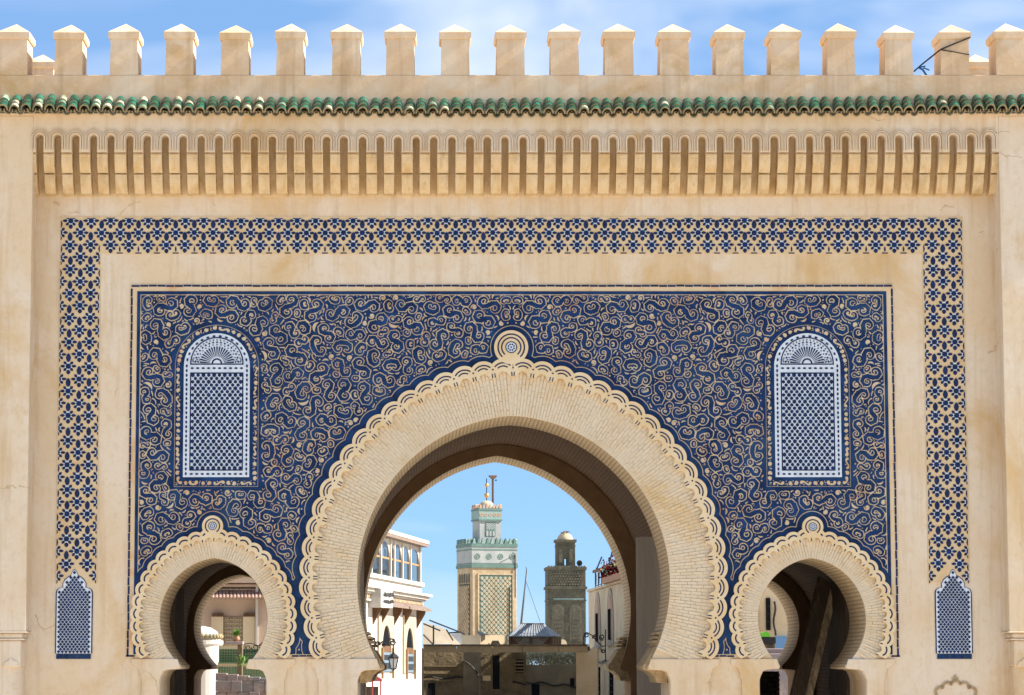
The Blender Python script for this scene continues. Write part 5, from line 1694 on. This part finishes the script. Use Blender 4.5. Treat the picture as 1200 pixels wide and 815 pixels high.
for k in range(1, 14):
    t = k / 14; p0 = A[0].lerp(A[1], t); p1 = top0.lerp(top1, t)
    b = MB(); b.tube([p0 + Vector((0, -.01, .015)), p1 + Vector((0, -.01, .015))], 0.018, 4); b.build('seam', M['zinc'], ks)
b = MB(); b.tube([top0, top1], 0.05, 6); b.build('ridge_cap', M['brown_wood'], ks)
zlo = F.pt(600, 757).z - 0.3
b = MB(); b.box(A[0].x + .05, A[1].x - .05, 92.12, 92.16, zlo, zb - .02); b.build('screen_board', M['brown_wood'], ks)
b = MB()
wdt = A[1].x - A[0].x - .1; hgt = zb - .05 - zlo
for k in range(-4, 26):
    for sg in (-1, 1):
        u = A[0].x + .05 + wdt * k / 22
        x0_, x1_ = u, u + hgt * sg
        lo, hi = A[0].x + .05, A[1].x - .05
        if min(x0_, x1_) < lo or max(x0_, x1_) > hi: continue
        b.tube([(x0_, 92.09 - .01 * (sg > 0), zlo), (x1_, 92.09 - .01 * (sg > 0), zlo + hgt)], 0.014, 4)
b.build('lattice', M['ochre_frame'], ks, kind='stuff')
for x in (597.6, 622, 646.5):
    b = MB(); p = F.pt(x, 750); b.box(p.x - .05, p.x + .05, 92.02, 92.12, zlo, zb - .01); b.build('corner_post', M['brown_wood'], ks)
b = MB(); slab(b, [A[1] + Vector((-.02, .16, -.02)), R1 + Vector((-.02, -.1, -.02)), Vector((R1.x - .02, R1.y - .1, zlo)), Vector((A[1].x - .02, A[1].y + .16, zlo))], Vector((-.08, 0, 0))); b.build('side_panel', M['tan_wood'], ks)
for t in (.12, .38, .62, .88):
    b = MB(); p = A[1].lerp(R1, t); b.box(p.x - .03, p.x + .03, p.y - .03, p.y + .03, zlo, zb - .02); b.build('side_post', M['ochre_frame'], ks)

# ------------------------------------------------------------------ plaster block
F = FWall(90)
pb = thing('plaster_block', (F.pt(568, 760).x, 90, 0), 'low cream plaster roof block in front of the tiled minaret', 'roof block')
b = MB(); xa, xm, xb_ = F.pt(541, 750).x, F.pt(563, 750).x, F.pt(595, 750).x; z0 = 0; z1 = F.pt(560, 744.5).z
b.poly([(xa, 92, z0), (xm, 90, z0), (xm, 90, z1), (xa, 92, z1)]); b.poly([(xm, 90, z0), (xb_, 90.6, z0), (xb_, 90.6, z1), (xm, 90, z1)]); b.poly([(xa, 92, z1), (xm, 90, z1), (xb_, 90.6, z1), (xb_, 95, z1), (xa, 95, z1)])
b.build('wall', M['cream_paint'], pb)
b = MB(); slab(b, [F.pt(574, 757), F.pt(577, 751), F.pt(584, 751), F.pt(587, 757)], Vector((0, .5, 0))); b.v = [(v[0], v[1] - .3, v[2]) for v in b.v]; b.build('vent', M['rough_stone'], pb)
b = MB(); slab(b, [F.pt(557, 734), F.pt(562, 741), F.pt(575, 744.6), F.pt(561, 744.6)], Vector((0, .1, 0))); b.build('broken_sheet', M['zinc'], pb)

# ------------------------------------------------------------------ beam canopy and walls of the yard
F = FWall(80)
cn = thing('beam_canopy', (F.pt(590, 800).x, 80, 0), 'long tan beam canopy spanning the yard beneath both minarets', 'canopy')
xs0 = [496, 535, 577, 612, 655, 689]
for xa, xb_ in zip(xs0[:-1], xs0[1:]):
    b = MB(); b.box(F.pt(xa + .2, 760).x, F.pt(xb_ - .2, 760).x, 80 + random.uniform(-.02, .02), 80.25, F.pt(xa, 764.8).z, F.pt(xa, 757.2).z); b.build('fascia_board', M['beam_paint'], cn, bevel=0.02)
b = MB(); b.box(F.pt(496, 760).x, F.pt(690, 760).x, 79.9, 83.5, F.pt(500, 757).z + .004, F.pt(500, 755.3).z); b.build('deck', M['wood_dark'], cn)
for k in range(9):
    x = F.pt(500 + k * 23.5, 760).x
    b = MB(); b.box(x, x + .14, 80.3, 83.4, F.pt(500, 763).z, F.pt(500, 757.4).z); b.build('joist', M['wood_dark'], cn)
def yard_wall(name, label, Ya, xa, xb_, ytop, material, rot=0.0, thick=0.4):
    Fw = FWall(Ya)
    p0 = Fw.pt(xa, ytop); p1 = Fw.pt(xb_, ytop)
    o = thing(name, (p0.x, Ya, 0), label, 'wall')
    b = MB(); L_ = p1.x - p0.x
    Mx = Matrix.Translation((p0.x, Ya, 0)) @ rotz(rot)
    b.box(0, L_ / math.cos(rot), 0, thick, 0, p0.z, M=Mx); b.build('masonry', material, o, bevel=0.02)
    return o, Mx, L_, p0.z
F = FWall(83)
yw, Mx, L_, zt = yard_wall('rubble_wall', 'rough ochre masonry wall under the left end of the beam canopy', 83.6, 496, 543, 760, M['rough_stone'], rad(12))
for k in range(3):
    b = MB(); b.box(0, L_, -.06, .0, 2.1 - k * .0 + k * .32, 2.14 + k * .32 + .0, M=Mx); b.build('ledge', M['beam_paint'], yw)
b = MB(); b.tube([Mx @ Vector((L_ * t, -.12, 2.22 + .05 * math.sin(9 * t))) for t in np.linspace(0, 1, 14)], 0.035, 5); b.build('wall_cable', M['cable'], yw)
b = MB(); b.box(L_ * .12, L_ * .3, -.02, .1, 0, 2.0, M=Mx); b.build('doorway', M['pane'], yw)
pw, Mx, L_, zt = yard_wall('pier_wall', 'brown plaster pier with dark slot door under the beam canopy', 83.6, 563, 617, 760, M['rough_stone'], rad(10))
b = MB(); b.box(L_ * .27, L_ * .42, -.02, .1, F.pt(580, 808).z, F.pt(580, 768).z, M=Mx); b.build('slot_door', M['pane'], pw)
b = MB(); b.box(L_ * .78, L_ * .95, -.03, .1, F.pt(610, 789).z, F.pt(610, 773).z, M=Mx); wv = b.build('vent_window', M['pane'], pw)
for k in range(4):
    b = MB(); z_ = F.pt(610, 788 - k * 4).z; b.box(L_ * .76, L_ * .97, -.08, -.03, z_, z_ + .06, M=Mx); b.build('louvre', M['beam_paint'], wv)
b = MB(); b.box(L_ * .05, L_ * .22, -.03, .0, F.pt(570, 798).z, F.pt(570, 792).z, M=Mx); b.build('notice', M['cream_paint'], pw)
b = MB(); b.tube([Mx @ Vector((L_ * t, -.1, F.pt(600, 801).z + .06 * math.sin(11 * t))) for t in np.linspace(.7, 1.0, 8)], 0.04, 5); b.build('wall_cable', M['cable'], pw)
rc, Mx, L_, zt = yard_wall('recess_wall', 'shaded brown wall set back between the rubble wall and the pier', 86, 536, 572, 759, M['beam_paint'])  # wall added as a dark backing behind the open gap
b = MB(); b.tube([Mx @ Vector((L_ * (.1 + .8 * t), -.1, zt - .6 - 1.3 * t * t)) for t in np.linspace(0, 1, 10)], 0.035, 5); b.build('wall_cable', M['cable'], rc)
rw, Mx, L_, zt = yard_wall('yard_rear_wall', 'plain brown wall closing the yard below the dark minaret', 92, 530, 700, 779.5, M['beam_paint'])
Fb = FWall(92)
for (xa, xb_, ya, yb) in ((623, 632, 802, 830), (668, 673, 795, 804)):
    b = MB(); b.box(Fb.pt(xa, 800).x, Fb.pt(xb_, 800).x, 91.95, 92.02, max(Fb.pt(600, yb).z, 0), Fb.pt(600, ya).z); b.build('dark_opening', M['pane'], rw)
b = MB(); b.tube([Fb.pt(615 + 60 * t, 799 + 6 * t + 1.5 * math.sin(14 * t)) + Vector((0, -.1, 0)) for t in np.linspace(0, 1, 16)], 0.04, 5); b.build('wall_cable', M['cable'], rw)
rw2, Mx, L_, zt = yard_wall('corner_wall', 'short ochre wall beside the right-hand lantern', 83.6, 675, 700, 760, M['cream_paint'], rad(-8))
# hedge strip seen over the rear wall
rngh = random.Random(9)
b = MB()
Fh = FWall(96)
xa, xb_ = Fh.pt(612, 775).x, Fh.pt(682, 775).x; zt = Fh.pt(600, 763).z
for k in range(2600):
    p = Vector((rngh.uniform(xa, xb_), 96 + rngh.uniform(-.5, .5), zt - abs(rngh.gauss(0, .45)) - rngh.uniform(0, .1)))
    a_ = Vector((rngh.gauss(0, 1), rngh.gauss(0, 1), rngh.gauss(0, 1))).normalized(); c_ = a_.cross(Vector((rngh.gauss(0, 1), rngh.gauss(0, 1), rngh.gauss(0, 1)))).normalized()
    s_ = rngh.uniform(.05, .11)
    b.quad(p - a_ * s_, p + c_ * s_ * .5, p + a_ * s_, p - c_ * s_ * .5)
hg = b.build('hedge', M['hedge_leaf']); hg['kind'] = 'stuff'; tag(hg, 'strip of pale green foliage above the rear yard wall', 'hedge')

# ------------------------------------------------------------------ cream house on the right
R = VWall(690, 150, 367, -1)
rb = thing('cream_house', tuple(R.C), 'cream plaster house with slit windows and roof balcony behind the right jamb', 'house')
uR = R.u(745)
zt = R.z(690, 694)
b = MB(); R.block(b, 0, uR + 4, -8, 0, 0, zt); b.build('wall', M['cream_paint'], rb, bevel=0.03)
b = MB(); R.block(b, -.1, uR + 4, -8, .08, zt + .002, zt + .12); b.build('roof_edge', M['cream_paint'], rb)
def slit(xa, xb_, ya, yb, fa, fb, fya, fyb):
    u0, u1 = R.u(xa), R.u(xb_); xm = (xa + xb_) / 2
    z1, z0 = R.z(xm, ya), R.z(xm, yb)
    f0, f1 = R.u(fa), R.u(fb); y1, y0 = R.z(xm, fya), R.z(xm, fyb)
    b = MB(); R.plate(b, pointed(f0, f1, y0, y1), 0, .05); fo = b.build('window_frame', M['ochre_frame'], rb)
    b = MB(); R.plate(b, pointed(f0 + (f1 - f0) * .18, f1 - (f1 - f0) * .18, y0 + .25, y1 - .35), .05, .07); b.build('inner_frame', M['pink_frame'], fo)
    b = MB(); R.plate(b, [(u0, z0), (u1, z0), (u1, z1), (u0, z1)], .05, .09); b.build('window_pane', M['pane'], fo)
    b = MB(); R.block(b, f0 - .05, f1 + .05, 0, .14, y0 - .1, y0); b.build('sill', M['ochre_frame'], fo)
slit(700, 702.8, 719, 752, 697.8, 704.8, 694, 758)
slit(714.8, 717.8, 714, 750, 712.5, 720, 689, 755)
for xa, xb_ in ((699.5, 703.5), (714.8, 718.8)):
    b = MB(); xm = (xa + xb_) / 2; R.plate(b, [(R.u(xa), R.z(xm, 830)), (R.u(xb_), R.z(xm, 830)), (R.u(xb_), R.z(xm, 782)), (R.u(xa), R.z(xm, 782))], 0, .04); o = b.build('window_pane', M['pane'], rb)
    for k in range(4):
        z_ = R.z(xm, 812 - k * 8); b = MB(); R.block(b, R.u(xa), R.u(xb_), .04, .07, z_, z_ + .04); b.build('window_bar', M['iron'], o)
b = MB(); b.tube([R.pt(692 + 30 * t, 776 + 1.6 * math.sin(17 * t), .1) for t in np.linspace(0, 1, 18)], 0.05, 5); b.build('wall_cable', M['cable'], rb)
b = MB(); b.tube([R.pt(692.5 + .8 * math.sin(9 * t), 776 + 50 * t, .1) for t in np.linspace(0, 1, 14)], 0.05, 5); b.build('wall_cable', M['cable'], rb)
# balcony
bal = None
zb = zt + .122; ztop = R.z(697, 671)
b = MB(); R.block(b, R.u(695), uR + 4, -.12, 0.0, ztop, ztop + .14); bal = b.build('balcony_rail', M['brown_wood'], rb)
for k in range(14):
    u = R.u(697) + k * (uR - R.u(697)) / 12
    b = MB(); b.tube([R.L(u, zb, -.06), R.L(u, ztop, -.06)], 0.03, 5); b.build('baluster', M['iron'], bal)
    pts = []
    for j in range(12):
        t = j / 11 * 2 * PI * 1.3; r = .26 * (1 - j / 14)
        pts.append(R.L(u + .3 + r * math.cos(t), (zb + ztop) / 2 + r * 1.5 * math.sin(t), -.06))
    b = MB(); b.tube(pts, 0.022, 4); b.build('iron_scroll', M['iron'], bal)
b = MB(); R.block(b, R.u(697), uR + 4, -.09, -.03, zb + .08, zb + .13); b.build('lower_rail', M['iron'], bal)
rf = R.z(697, 671) + .15
b = MB()
for x in (697, 712):
    b.tube([R.L(R.u(x), ztop, -.06), R.L(R.u(x) + .0, ztop + .8 + (.5 if x > 700 else 0), -.4)], .04, 5)
b.build('awning_strut', M['iron'], bal)
# red flowers in planters on the balcony
b = MB(); R.block(b, R.u(713), uR + 2, .02, .3, zb + .0, zb + .28)
pf = tag(b.build('planter', M['terracotta']), 'planter of dark red flowers hanging on the balcony rail', 'planter')
b = MB()
for k in range(1400):
    p = R.L(rngh.uniform(R.u(713), uR + 2), zb + .3 + abs(rngh.gauss(0, .32)), .15 + rngh.gauss(0, .16))
    a_ = Vector((rngh.gauss(0, 1), rngh.gauss(0, 1), rngh.gauss(0, 1))).normalized(); c_ = a_.orthogonal().normalized(); s_ = rngh.uniform(.05, .1)
    b.quad(p - a_ * s_, p + c_ * s_ * .7, p + a_ * s_, p - c_ * s_ * .7, 0 if rngh.random() < .75 else 1)
M['flower'] = mat('dark_red_flower', (0.08, 0.005, 0.009, 1), 1.0, (0.045, 0.003, 0.006, 1), 8, spec=0.0)
b.build('flowers', [M['flower'], M['leaf_dark']], pf, kind='stuff')

# ------------------------------------------------------------------ street lanterns on scroll brackets
def lantern(Yl, cx, ytop, ybot, hw_px, arm, label):
    Fl = FWall(Yl); q_ = S(770, Yl)
    p = Fl.pt(cx, ytop); p2 = Fl.pt(cx, ybot)
    o = thing('street_lantern', (p2.x, Yl, p2.z), label, 'lantern', 'wall lanterns on scroll brackets')
    H = p.z - p2.z; w1, w0 = hw_px * q_, hw_px * q_ * .55
    zc0 = p2.z + H * .12; zc1 = p2.z + H * .68
    b = MB()
    c_ = lambda w, z: [(p.x + sx * w, Yl + sy * w, z) for sx, sy in ((-1, -1), (1, -1), (1, 1), (-1, 1))]
    A0, A1 = c_(w0 * .9, zc0), c_(w1 * .92, zc1)
    for j in range(4): b.quad(A0[j], A0[(j + 1) % 4], A1[(j + 1) % 4], A1[j])
    b.build('glass', M['lamp_glass'], o)
    b = MB(); A0, A1 = c_(w0, zc0), c_(w1, zc1)
    for j in range(4):
        b.tube([A0[j], A1[j]], .02, 4); b.tube([A0[j], A0[(j + 1) % 4]], .02, 4); b.tube([A1[j], A1[(j + 1) % 4]], .025, 4)
        b.tube([Vector(A0[j]).lerp(Vector(A0[(j + 1) % 4]), .5), Vector(A1[j]).lerp(Vector(A1[(j + 1) % 4]), .5)], .012, 4)
    b.build('frame', M['iron'], o)
    b = MB(); b.lathe([(w1 * 1.25, zc1), (w1 * 1.2, zc1 + H * .06), (w1 * .75, zc1 + H * .18), (w1 * .3, zc1 + H * .24), (w1 * .25, zc1 + H * .32), (0.0, zc1 + H * .34)], (p.x, Yl, 0), 8); b.build('cap', M['iron'], o)
    b = MB(); b.lathe([(0.0, p2.z), (w0 * .3, p2.z + H * .05), (w0 * .8, zc0), (w0 * .9, zc0 + .01)], (p.x, Yl, 0), 8); b.build('base', M['iron'], o)
    b = MB()
    for path in arm: b.tube([Fl.pt(x, y) for x, y in path], .028, 5)
    b.build('scroll_arm', M['iron'], o)
def spiral(cx, cy, r, t0, turns, n=18): return [(cx + r * (1 - .7 * k / n) * math.cos(t0 + turns * 2 * PI * k / n), cy + r * (1 - .7 * k / n) * math.sin(t0 + turns * 2 * PI * k / n)) for k in range(n + 1)]
lantern(57, 461, 764, 787, 5.6, [[(439, 748), (439, 762)], [(439, 756), (443, 757), (447, 753), (452, 750.5), (458, 749), (462, 749.5), (463.5, 753), (461, 757), (461, 764)], spiral(460, 753.5, 3.4, -1.6, 1.3), spiral(442.5, 755, 3.2, .5, -1.3), spiral(449.5, 755.5, 2.6, -1.0, 1.2)], 'glass street lantern on scroll bracket before the white building')
lantern(88, 684, 754, 775.5, 5.4, [[(709.5, 738), (709.5, 775)], [(709.5, 757), (706, 758), (700, 752), (694, 745), (688, 741.5), (684.5, 743), (684, 748), (684, 755)], spiral(687.5, 744.5, 3.0, -1.6, -1.3), spiral(697.5, 747, 3.2, 2.6, 1.4), spiral(705.5, 747, 3.6, 1.0, 1.4), spiral(707, 763, 2.6, -2.2, -1.3)], 'glass street lantern on scroll bracket beside the cream house')

# ------------------------------------------------------------------ yard seen through the left arch
F = FWall(30)
sh = thing('salmon_house', (F.pt(275, 800).x, 30, 0), 'salmon plastered house front with tiled eave behind the left arch', 'house')
fx = lambda x: F.pt(x, 740).x
fz = lambda y: F.pt(300, y).z
b = MB(); b.box(fx(205), fx(350), 30, 36, 0, fz(676)); b.build('wall', M['salmon'], sh)
for (p0, p1, o) in ((684, 673, .45), (688.5, 685, .32), (693, 690, .2)):
    b = MB(); b.box(fx(205), fx(350), 30 - o, 30 - .002, fz(p0), fz(p1)); b.build('cornice_moulding', M['salmon'], sh, bevel=.02)
ev = MB(); ev.box(fx(205), fx(350), 29.6, 29.998, fz(699), fz(697)); ev = ev.build('eave_board', M['pink_tile'], sh)
eme = barrel(.055, .062, .42, .012).mesh('eave_tile', [M['pink_tile'], M['pink_tile']])
for k in range(22):
    link('eave_tile', eme, ev, (fx(238 + k * 4.2), 29.45, fz(703.5)), rot=(rad(30), 0, 0))
for (xa, xb_) in ((248, 262), (285, 299)):
    b = MB(); b.box(fx(xa), fx(xb_), 29.85, 29.998, fz(757), fz(723)); po = b.build('side_panel', M['cream_paint'], sh)
    for k in range(4):
        b = MB(); x = fx(xa + (xb_ - xa) * (k + .5) / 4); b.prism([(x - .035, fz(723) + .002), (x + .035, fz(723) + .002), (x + .05, fz(719)), (x - .02, fz(719))], 29.83, 29.95, back=True); b.build('corbel', M['brown_wood'], po)
b = MB(); b.box(fx(262.5), fx(284.5), 29.95, 29.997, fz(757), fz(723.5)); cs = b.build('carved_screen', M['carving'], sh)
b = MB()
for r in range(7):
    for c_ in range(7):
        b.prism(star(fx(264.5 + c_ * 3), fz(754 - r * 4.6), .045, 4), 29.92, 29.96)
b.build('screen_star', M['ochre_frame'], cs, kind='stuff')
b = MB(); b.box(fx(300), fx(303), 29.7, 29.998, 0, fz(684.5)); b.build('white_pilaster', M['white_paint'], sh)
b = MB(); b.box(fx(303), fx(316), 29.8, 29.998, 0, fz(684.5)); b.build('pilaster', M['salmon'], sh)

F = FWall(25)
wk = thing('white_kiosk', (F.pt(248, 800).x, 25, 0), 'small white domed kiosk at the left edge of the yard', 'kiosk')
b = MB(); cxk = F.pt(236, 760).x; rk = F.pt(259.5, 760).x - cxk; zk = lambda y: F.pt(250, y).z
b.lathe([(rk * .94, 0), (rk * .94, zk(757)), (rk * 1.02, zk(755)), (rk * 1.02, zk(751)), (rk * .90, zk(750.5))], (cxk, 25 + rk, 0), 28); b.build('drum', M['white_paint'], wk, smooth=False)
b = MB(); b.lathe([(rk * .9, zk(750.5)), (rk * .86, zk(746)), (rk * .70, zk(740)), (rk * .4, zk(735.5)), (0, zk(733.5))], (cxk, 25 + rk, 0), 28); dk = b.build('dome', M['white_paint'], wk, smooth=True)
for k in range(16):
    t = -PI * .95 + PI * 1.0 * k / 15
    b = MB(); p = Vector((cxk + rk * .92 * math.cos(t), 25 + rk + rk * .92 * math.sin(t), zk(746))); b.lathe([(0, -.07), (.06, -.03), (.07, .02), (.0, .08)], tuple(p), 6); b.build('roof_tile', M['tile_under'], dk)

F = FWall(22)
fz2 = lambda y: F.pt(280, y).z; fx2 = lambda x: F.pt(x, 770).x
gw = thing('green_tile_bench', (fx2(285), 22, 0), 'stepped bench faced with small green square tiles in the yard', 'bench')
b = MB(); b.box(fx2(255), fx2(325), 22, 22.6, 0, fz2(778)); b.build('lower_tier', M['cream_paint'], gw)
b = MB(); b.box(fx2(255), fx2(325), 22.35, 22.9, fz2(778) + .002, fz2(757)); b.build('upper_tier', M['cream_paint'], gw)
b = MB(); b.box(fx2(255), fx2(325), 21.95, 22.34, fz2(778) + .003, fz2(776.5)); b.build('seat_slab', M['green_wall_tile'], gw)
tq = 3.1 * S(780, 22)
for (z0, z1, yy, nm) in ((fz2(800), fz2(779), 21.985, 'lower_tile'), (fz2(776), fz2(758), 22.335, 'upper_tile')):
    b = MB(); zc = z0
    while zc + tq * .85 < z1:
        x = fx2(256)
        while x < fx2(322):
            b.box(x, x + tq * .82, yy, yy + .03, zc, zc + tq * .82); x += tq
        zc += tq
    b.build(nm, M['green_wall_tile'], gw, kind='stuff')

F = FWall(20.5)
fx3 = lambda x: F.pt(x, 760).x; fz3 = lambda y: F.pt(280, y).z
pp = thing('plant_pedestal', (fx3(274), 20.7, 0), 'stone pedestal carrying the potted palm', 'pedestal')
b = MB(); b.box(fx3(278), fx3(283.5), 20.6, 20.9, 0, fz3(755.5)); b.build('shaft', M['rough_stone'], pp, bevel=.01)
b = MB(); b.box(fx3(264.5), fx3(284.5), 20.5, 21.0, fz3(755.5) + .002, fz3(752)); b.build('cap_slab', M['mauve_wall'], pp, bevel=.01)
pt_ = thing('potted_palm', (fx3(276), 20.7, fz3(752)), 'small bright green palm in a terracotta pot', 'potted plant')
zp = fz3(752) + .002; cxp = fx3(276)
b = MB(); b.lathe([(0, 0), (.05, 0), (.088, .05), (.092, .09), (.072, .125), (.08, .14), (.065, .14), (.06, .1)], (cxp, 20.72, zp), 14); b.build('pot', M['terracotta'], pt_, smooth=True)
b = MB()
for k in range(150):
    t = rngh.uniform(0, 2 * PI); e = rngh.uniform(.25, 1.35); L2 = rngh.uniform(.13, .25)
    d = Vector((math.cos(t) * math.cos(e), math.sin(t) * math.cos(e), math.sin(e))); sd_ = d.cross(Vector((0, 0, 1))).normalized() * .011
    p0 = Vector((cxp, 20.72, zp + .12)); p1 = p0 + d * L2 * .6; p2 = p0 + d * L2 + Vector((0, 0, -.05 * math.cos(e)))
    b.quad(p0 - sd_ * .5, p0 + sd_ * .5, p1 + sd_, p1 - sd_); b.poly([p1 - sd_, p1 + sd_, p2])
b.build('fronds', M['leaf'], pt_, kind='stuff')
b = MB()
for k in range(120):
    p = Vector((fx3(284) + rngh.gauss(0, .05), 20.5 + rngh.gauss(0, .03), fz3(773) + rngh.gauss(0, .05)))
    a_ = Vector((rngh.gauss(0, 1), rngh.gauss(0, 1), rngh.gauss(0, 1))).normalized(); c_ = a_.orthogonal().normalized(); s_ = .03
    b.quad(p - a_ * s_, p + c_ * s_ * .5, p + a_ * s_, p - c_ * s_ * .5)
ic = tag(b.build('trailing_plant', M['leaf']), 'tuft of trailing leaves at the foot of the pedestal', 'plant')
F = FWall(21.2)
b = MB()
for (cx, cy, r, t0, tn) in ((291, 759, 3.6, 0, 1.2), (299, 759, 4.2, PI, -1.2), (306, 758, 3.6, 0, 1.2)):
    b.tube([F.pt(x, y) for x, y in spiral(cx, cy, r, t0, tn)], .012, 5)
b.tube([F.pt(286, 755), F.pt(294, 754), F.pt(303, 757), F.pt(311, 750)], .012, 5)
b.tube([F.pt(286, 764), F.pt(311, 764)], .012, 5); b.tube([F.pt(287, 755), F.pt(287, 778)], .012, 5); b.tube([F.pt(310, 750), F.pt(310, 778)], .012, 5)
tag(b.build('scroll_railing', M['iron']), 'curly dark iron railing right of the potted palm', 'railing')
F = FWall(16)
lw = thing('low_mauve_wall', (F.pt(280, 810).x, 16, 0), 'low weathered mauve block wall in the foreground of the left arch', 'wall')
for r in range(6):
    for k in range(5):
        x0_, x1_ = F.pt(253 + k * 13 + (5 if r % 2 else 0), 800).x, F.pt(253 + (k + 1) * 13 - .3 + (5 if r % 2 else 0), 800).x
        if k == 0: x0_ = F.pt(252.5, 800).x
        top = F.pt(280, 789 + 1.5 * k).z if r == 0 else F.pt(280, 798 + (r - 1) * 13).z
        bot = F.pt(280, 798 + r * 13).z + .004
        if bot < 0: bot = 0
        if top <= bot: continue
        b = MB(); b.box(x0_, x1_, 16 + random.uniform(-.015, .015), 16.35, bot, top); b.build('block', M['mauve_wall'], lw, bevel=.012)
F = FWall(15)

# ------------------------------------------------------------------ right arch: yard wall, beam, rack
F = FWall(34)
fx4 = lambda x: F.pt(x, 760).x; fz4 = lambda y: F.pt(900, y).z
bh = thing('beige_house', (fx4(900), 34, 0), 'beige house wall with slit window and blue dado behind the right arch', 'house')
b = MB(); b.box(fx4(840), fx4(960), 34, 38, 0, fz4(640)); b.build('wall', M['cream_paint'], bh)
b = MB(); b.box(fx4(898), fx4(903.2), 33.95, 33.998, fz4(739), fz4(701)); wo = b.build('window_pane', M['pane'], bh)
for k in range(4):
    b = MB(); b.box(fx4(898), fx4(903.2), 33.92, 33.948, fz4(738 - k * 9), fz4(737.2 - k * 9)); b.build('window_bar', M['iron'], wo)
b = MB(); b.box(fx4(885), fx4(889), 33.9, 33.998, 0, fz4(690)); b.build('pilaster', M['salmon'], bh)
b = MB(); b.box(fx4(908), fx4(960), 33.9, 33.998, 0, fz4(746)); b.build('dado', M['blue_dado'], bh)
b = MB(); b.tube([(fx4(907.5) + .03 * math.sin(k), 33.88, fz4(705 + 5 * k)) for k in range(9)], .035, 5); b.build('wall_cable', M['cable'], bh)
F = FWall(30)
b = MB(); slab(b, [F.pt(887, 746.5), F.pt(889, 743), F.pt(897, 740.5), F.pt(902, 742), F.pt(903, 746.5)], Vector((0, .5, 0)))
tag(b.build('green_cloth', M['lime_cloth']), 'bright lime green cloth bundle on the dark crate', 'cloth')
cr = thing('dark_crate', (F.pt(898, 790).x, 30, 0), 'black crate stack standing below the slit window', 'crate')
b = MB(); b.box(F.pt(886, 750).x, F.pt(909.5, 750).x, 30.0, 30.8, F.pt(900, 754.5).z, F.pt(900, 746.6).z); b.build('upper_box', M['black_plastic'], cr, bevel=.02)
b = MB(); b.box(F.pt(887, 750).x, F.pt(908.5, 750).x, 30.05, 30.8, 0, F.pt(900, 754.8).z); b.build('lower_box', M['wood_dark'], cr, bevel=.02)
F = FWall(24)
st = thing('pale_step', (F.pt(905, 790).x, 24, 0), 'pale concrete step in front of the blue dado', 'step')
b = MB(); b.box(F.pt(880, 780).x, F.pt(930, 780).x, 24, 25, 0, F.pt(900, 766).z); b.build('tread', M['mauve_wall'], st, bevel=.02)
b = MB(); b.box(F.pt(880, 780).x, F.pt(930, 780).x, 24.6, 25.4, F.pt(900, 766).z + .002, F.pt(900, 760).z); b.build('upper_tread', M['mauve_wall'], st, bevel=.02)
# leaning timber
p0 = at(927, 850, 2.3); p1 = at(967, 681, 3.4)
p0 = p0 + (p0 - p1) * .28
ax = (p1 - p0).normalized(); yv = Vector((0.55, -0.83, 0)).normalized(); u_ = ax.cross(yv).normalized(); v_ = u_.cross(ax).normalized()
def beam(name, material, w, t, ou, ov, parent=None):
    b = MB()
    c = [p0 + u_ * (ou + a_ * w / 2) + v_ * (ov + d_ * t / 2) for a_, d_ in ((-1, -1), (1, -1), (1, 1), (-1, 1))]
    e = [q_ + (p1 - p0) for q_ in c]
    b.quad(*c); b.quad(*e[::-1])
    for j in range(4): b.quad(c[j], e[j], e[(j + 1) % 4], c[(j + 1) % 4])
    return b.build(name, material, parent, bevel=.008)
lb = thing('leaning_timber', (p0.x, p0.y, 0), 'heavy worn timber leaning inside the right-hand passage', 'timber')
beam('plank', M['wood_dark'], 0.34, 0.06, 0, 0, lb)
beam('edge_batten', M['wood_beam'], 0.10, 0.15, -0.19 if u_.x < 0 else 0.19, 0.04, lb)  # bright edge of the plank, its highlight put into a paler wood
# rack of dark slats in the foot of the right passage
F = FWall(6.5)
rk_ = thing('slatted_rack', (F.pt(903, 830).x, 6.5, 0), 'dark slatted rack low in the right-hand passage', 'rack')
for k in range(7):
    b = MB(); z_ = F.pt(900, 790 + k * 5.5).z; b.box(F.pt(884, 800).x, F.pt(914, 800).x, 6.5 + .02 * k, 6.62 + .02 * k, z_ - .05, z_); b.build('slat', M['wood_dark'], rk_)
b = MB(); b.box(F.pt(884, 800).x, F.pt(915, 800).x, 6.76, 6.8, 0, F.pt(900, 787).z); b.build('back_board', M['wood_dark'], rk_)  # board added to block the bright view behind the slats
for x in (885, 912):
    b = MB(); b.box(F.pt(x, 800).x - .03, F.pt(x, 800).x + .03, 6.64, 6.74, 0, F.pt(900, 788).z); b.build('upright', M['wood_dark'], rk_)
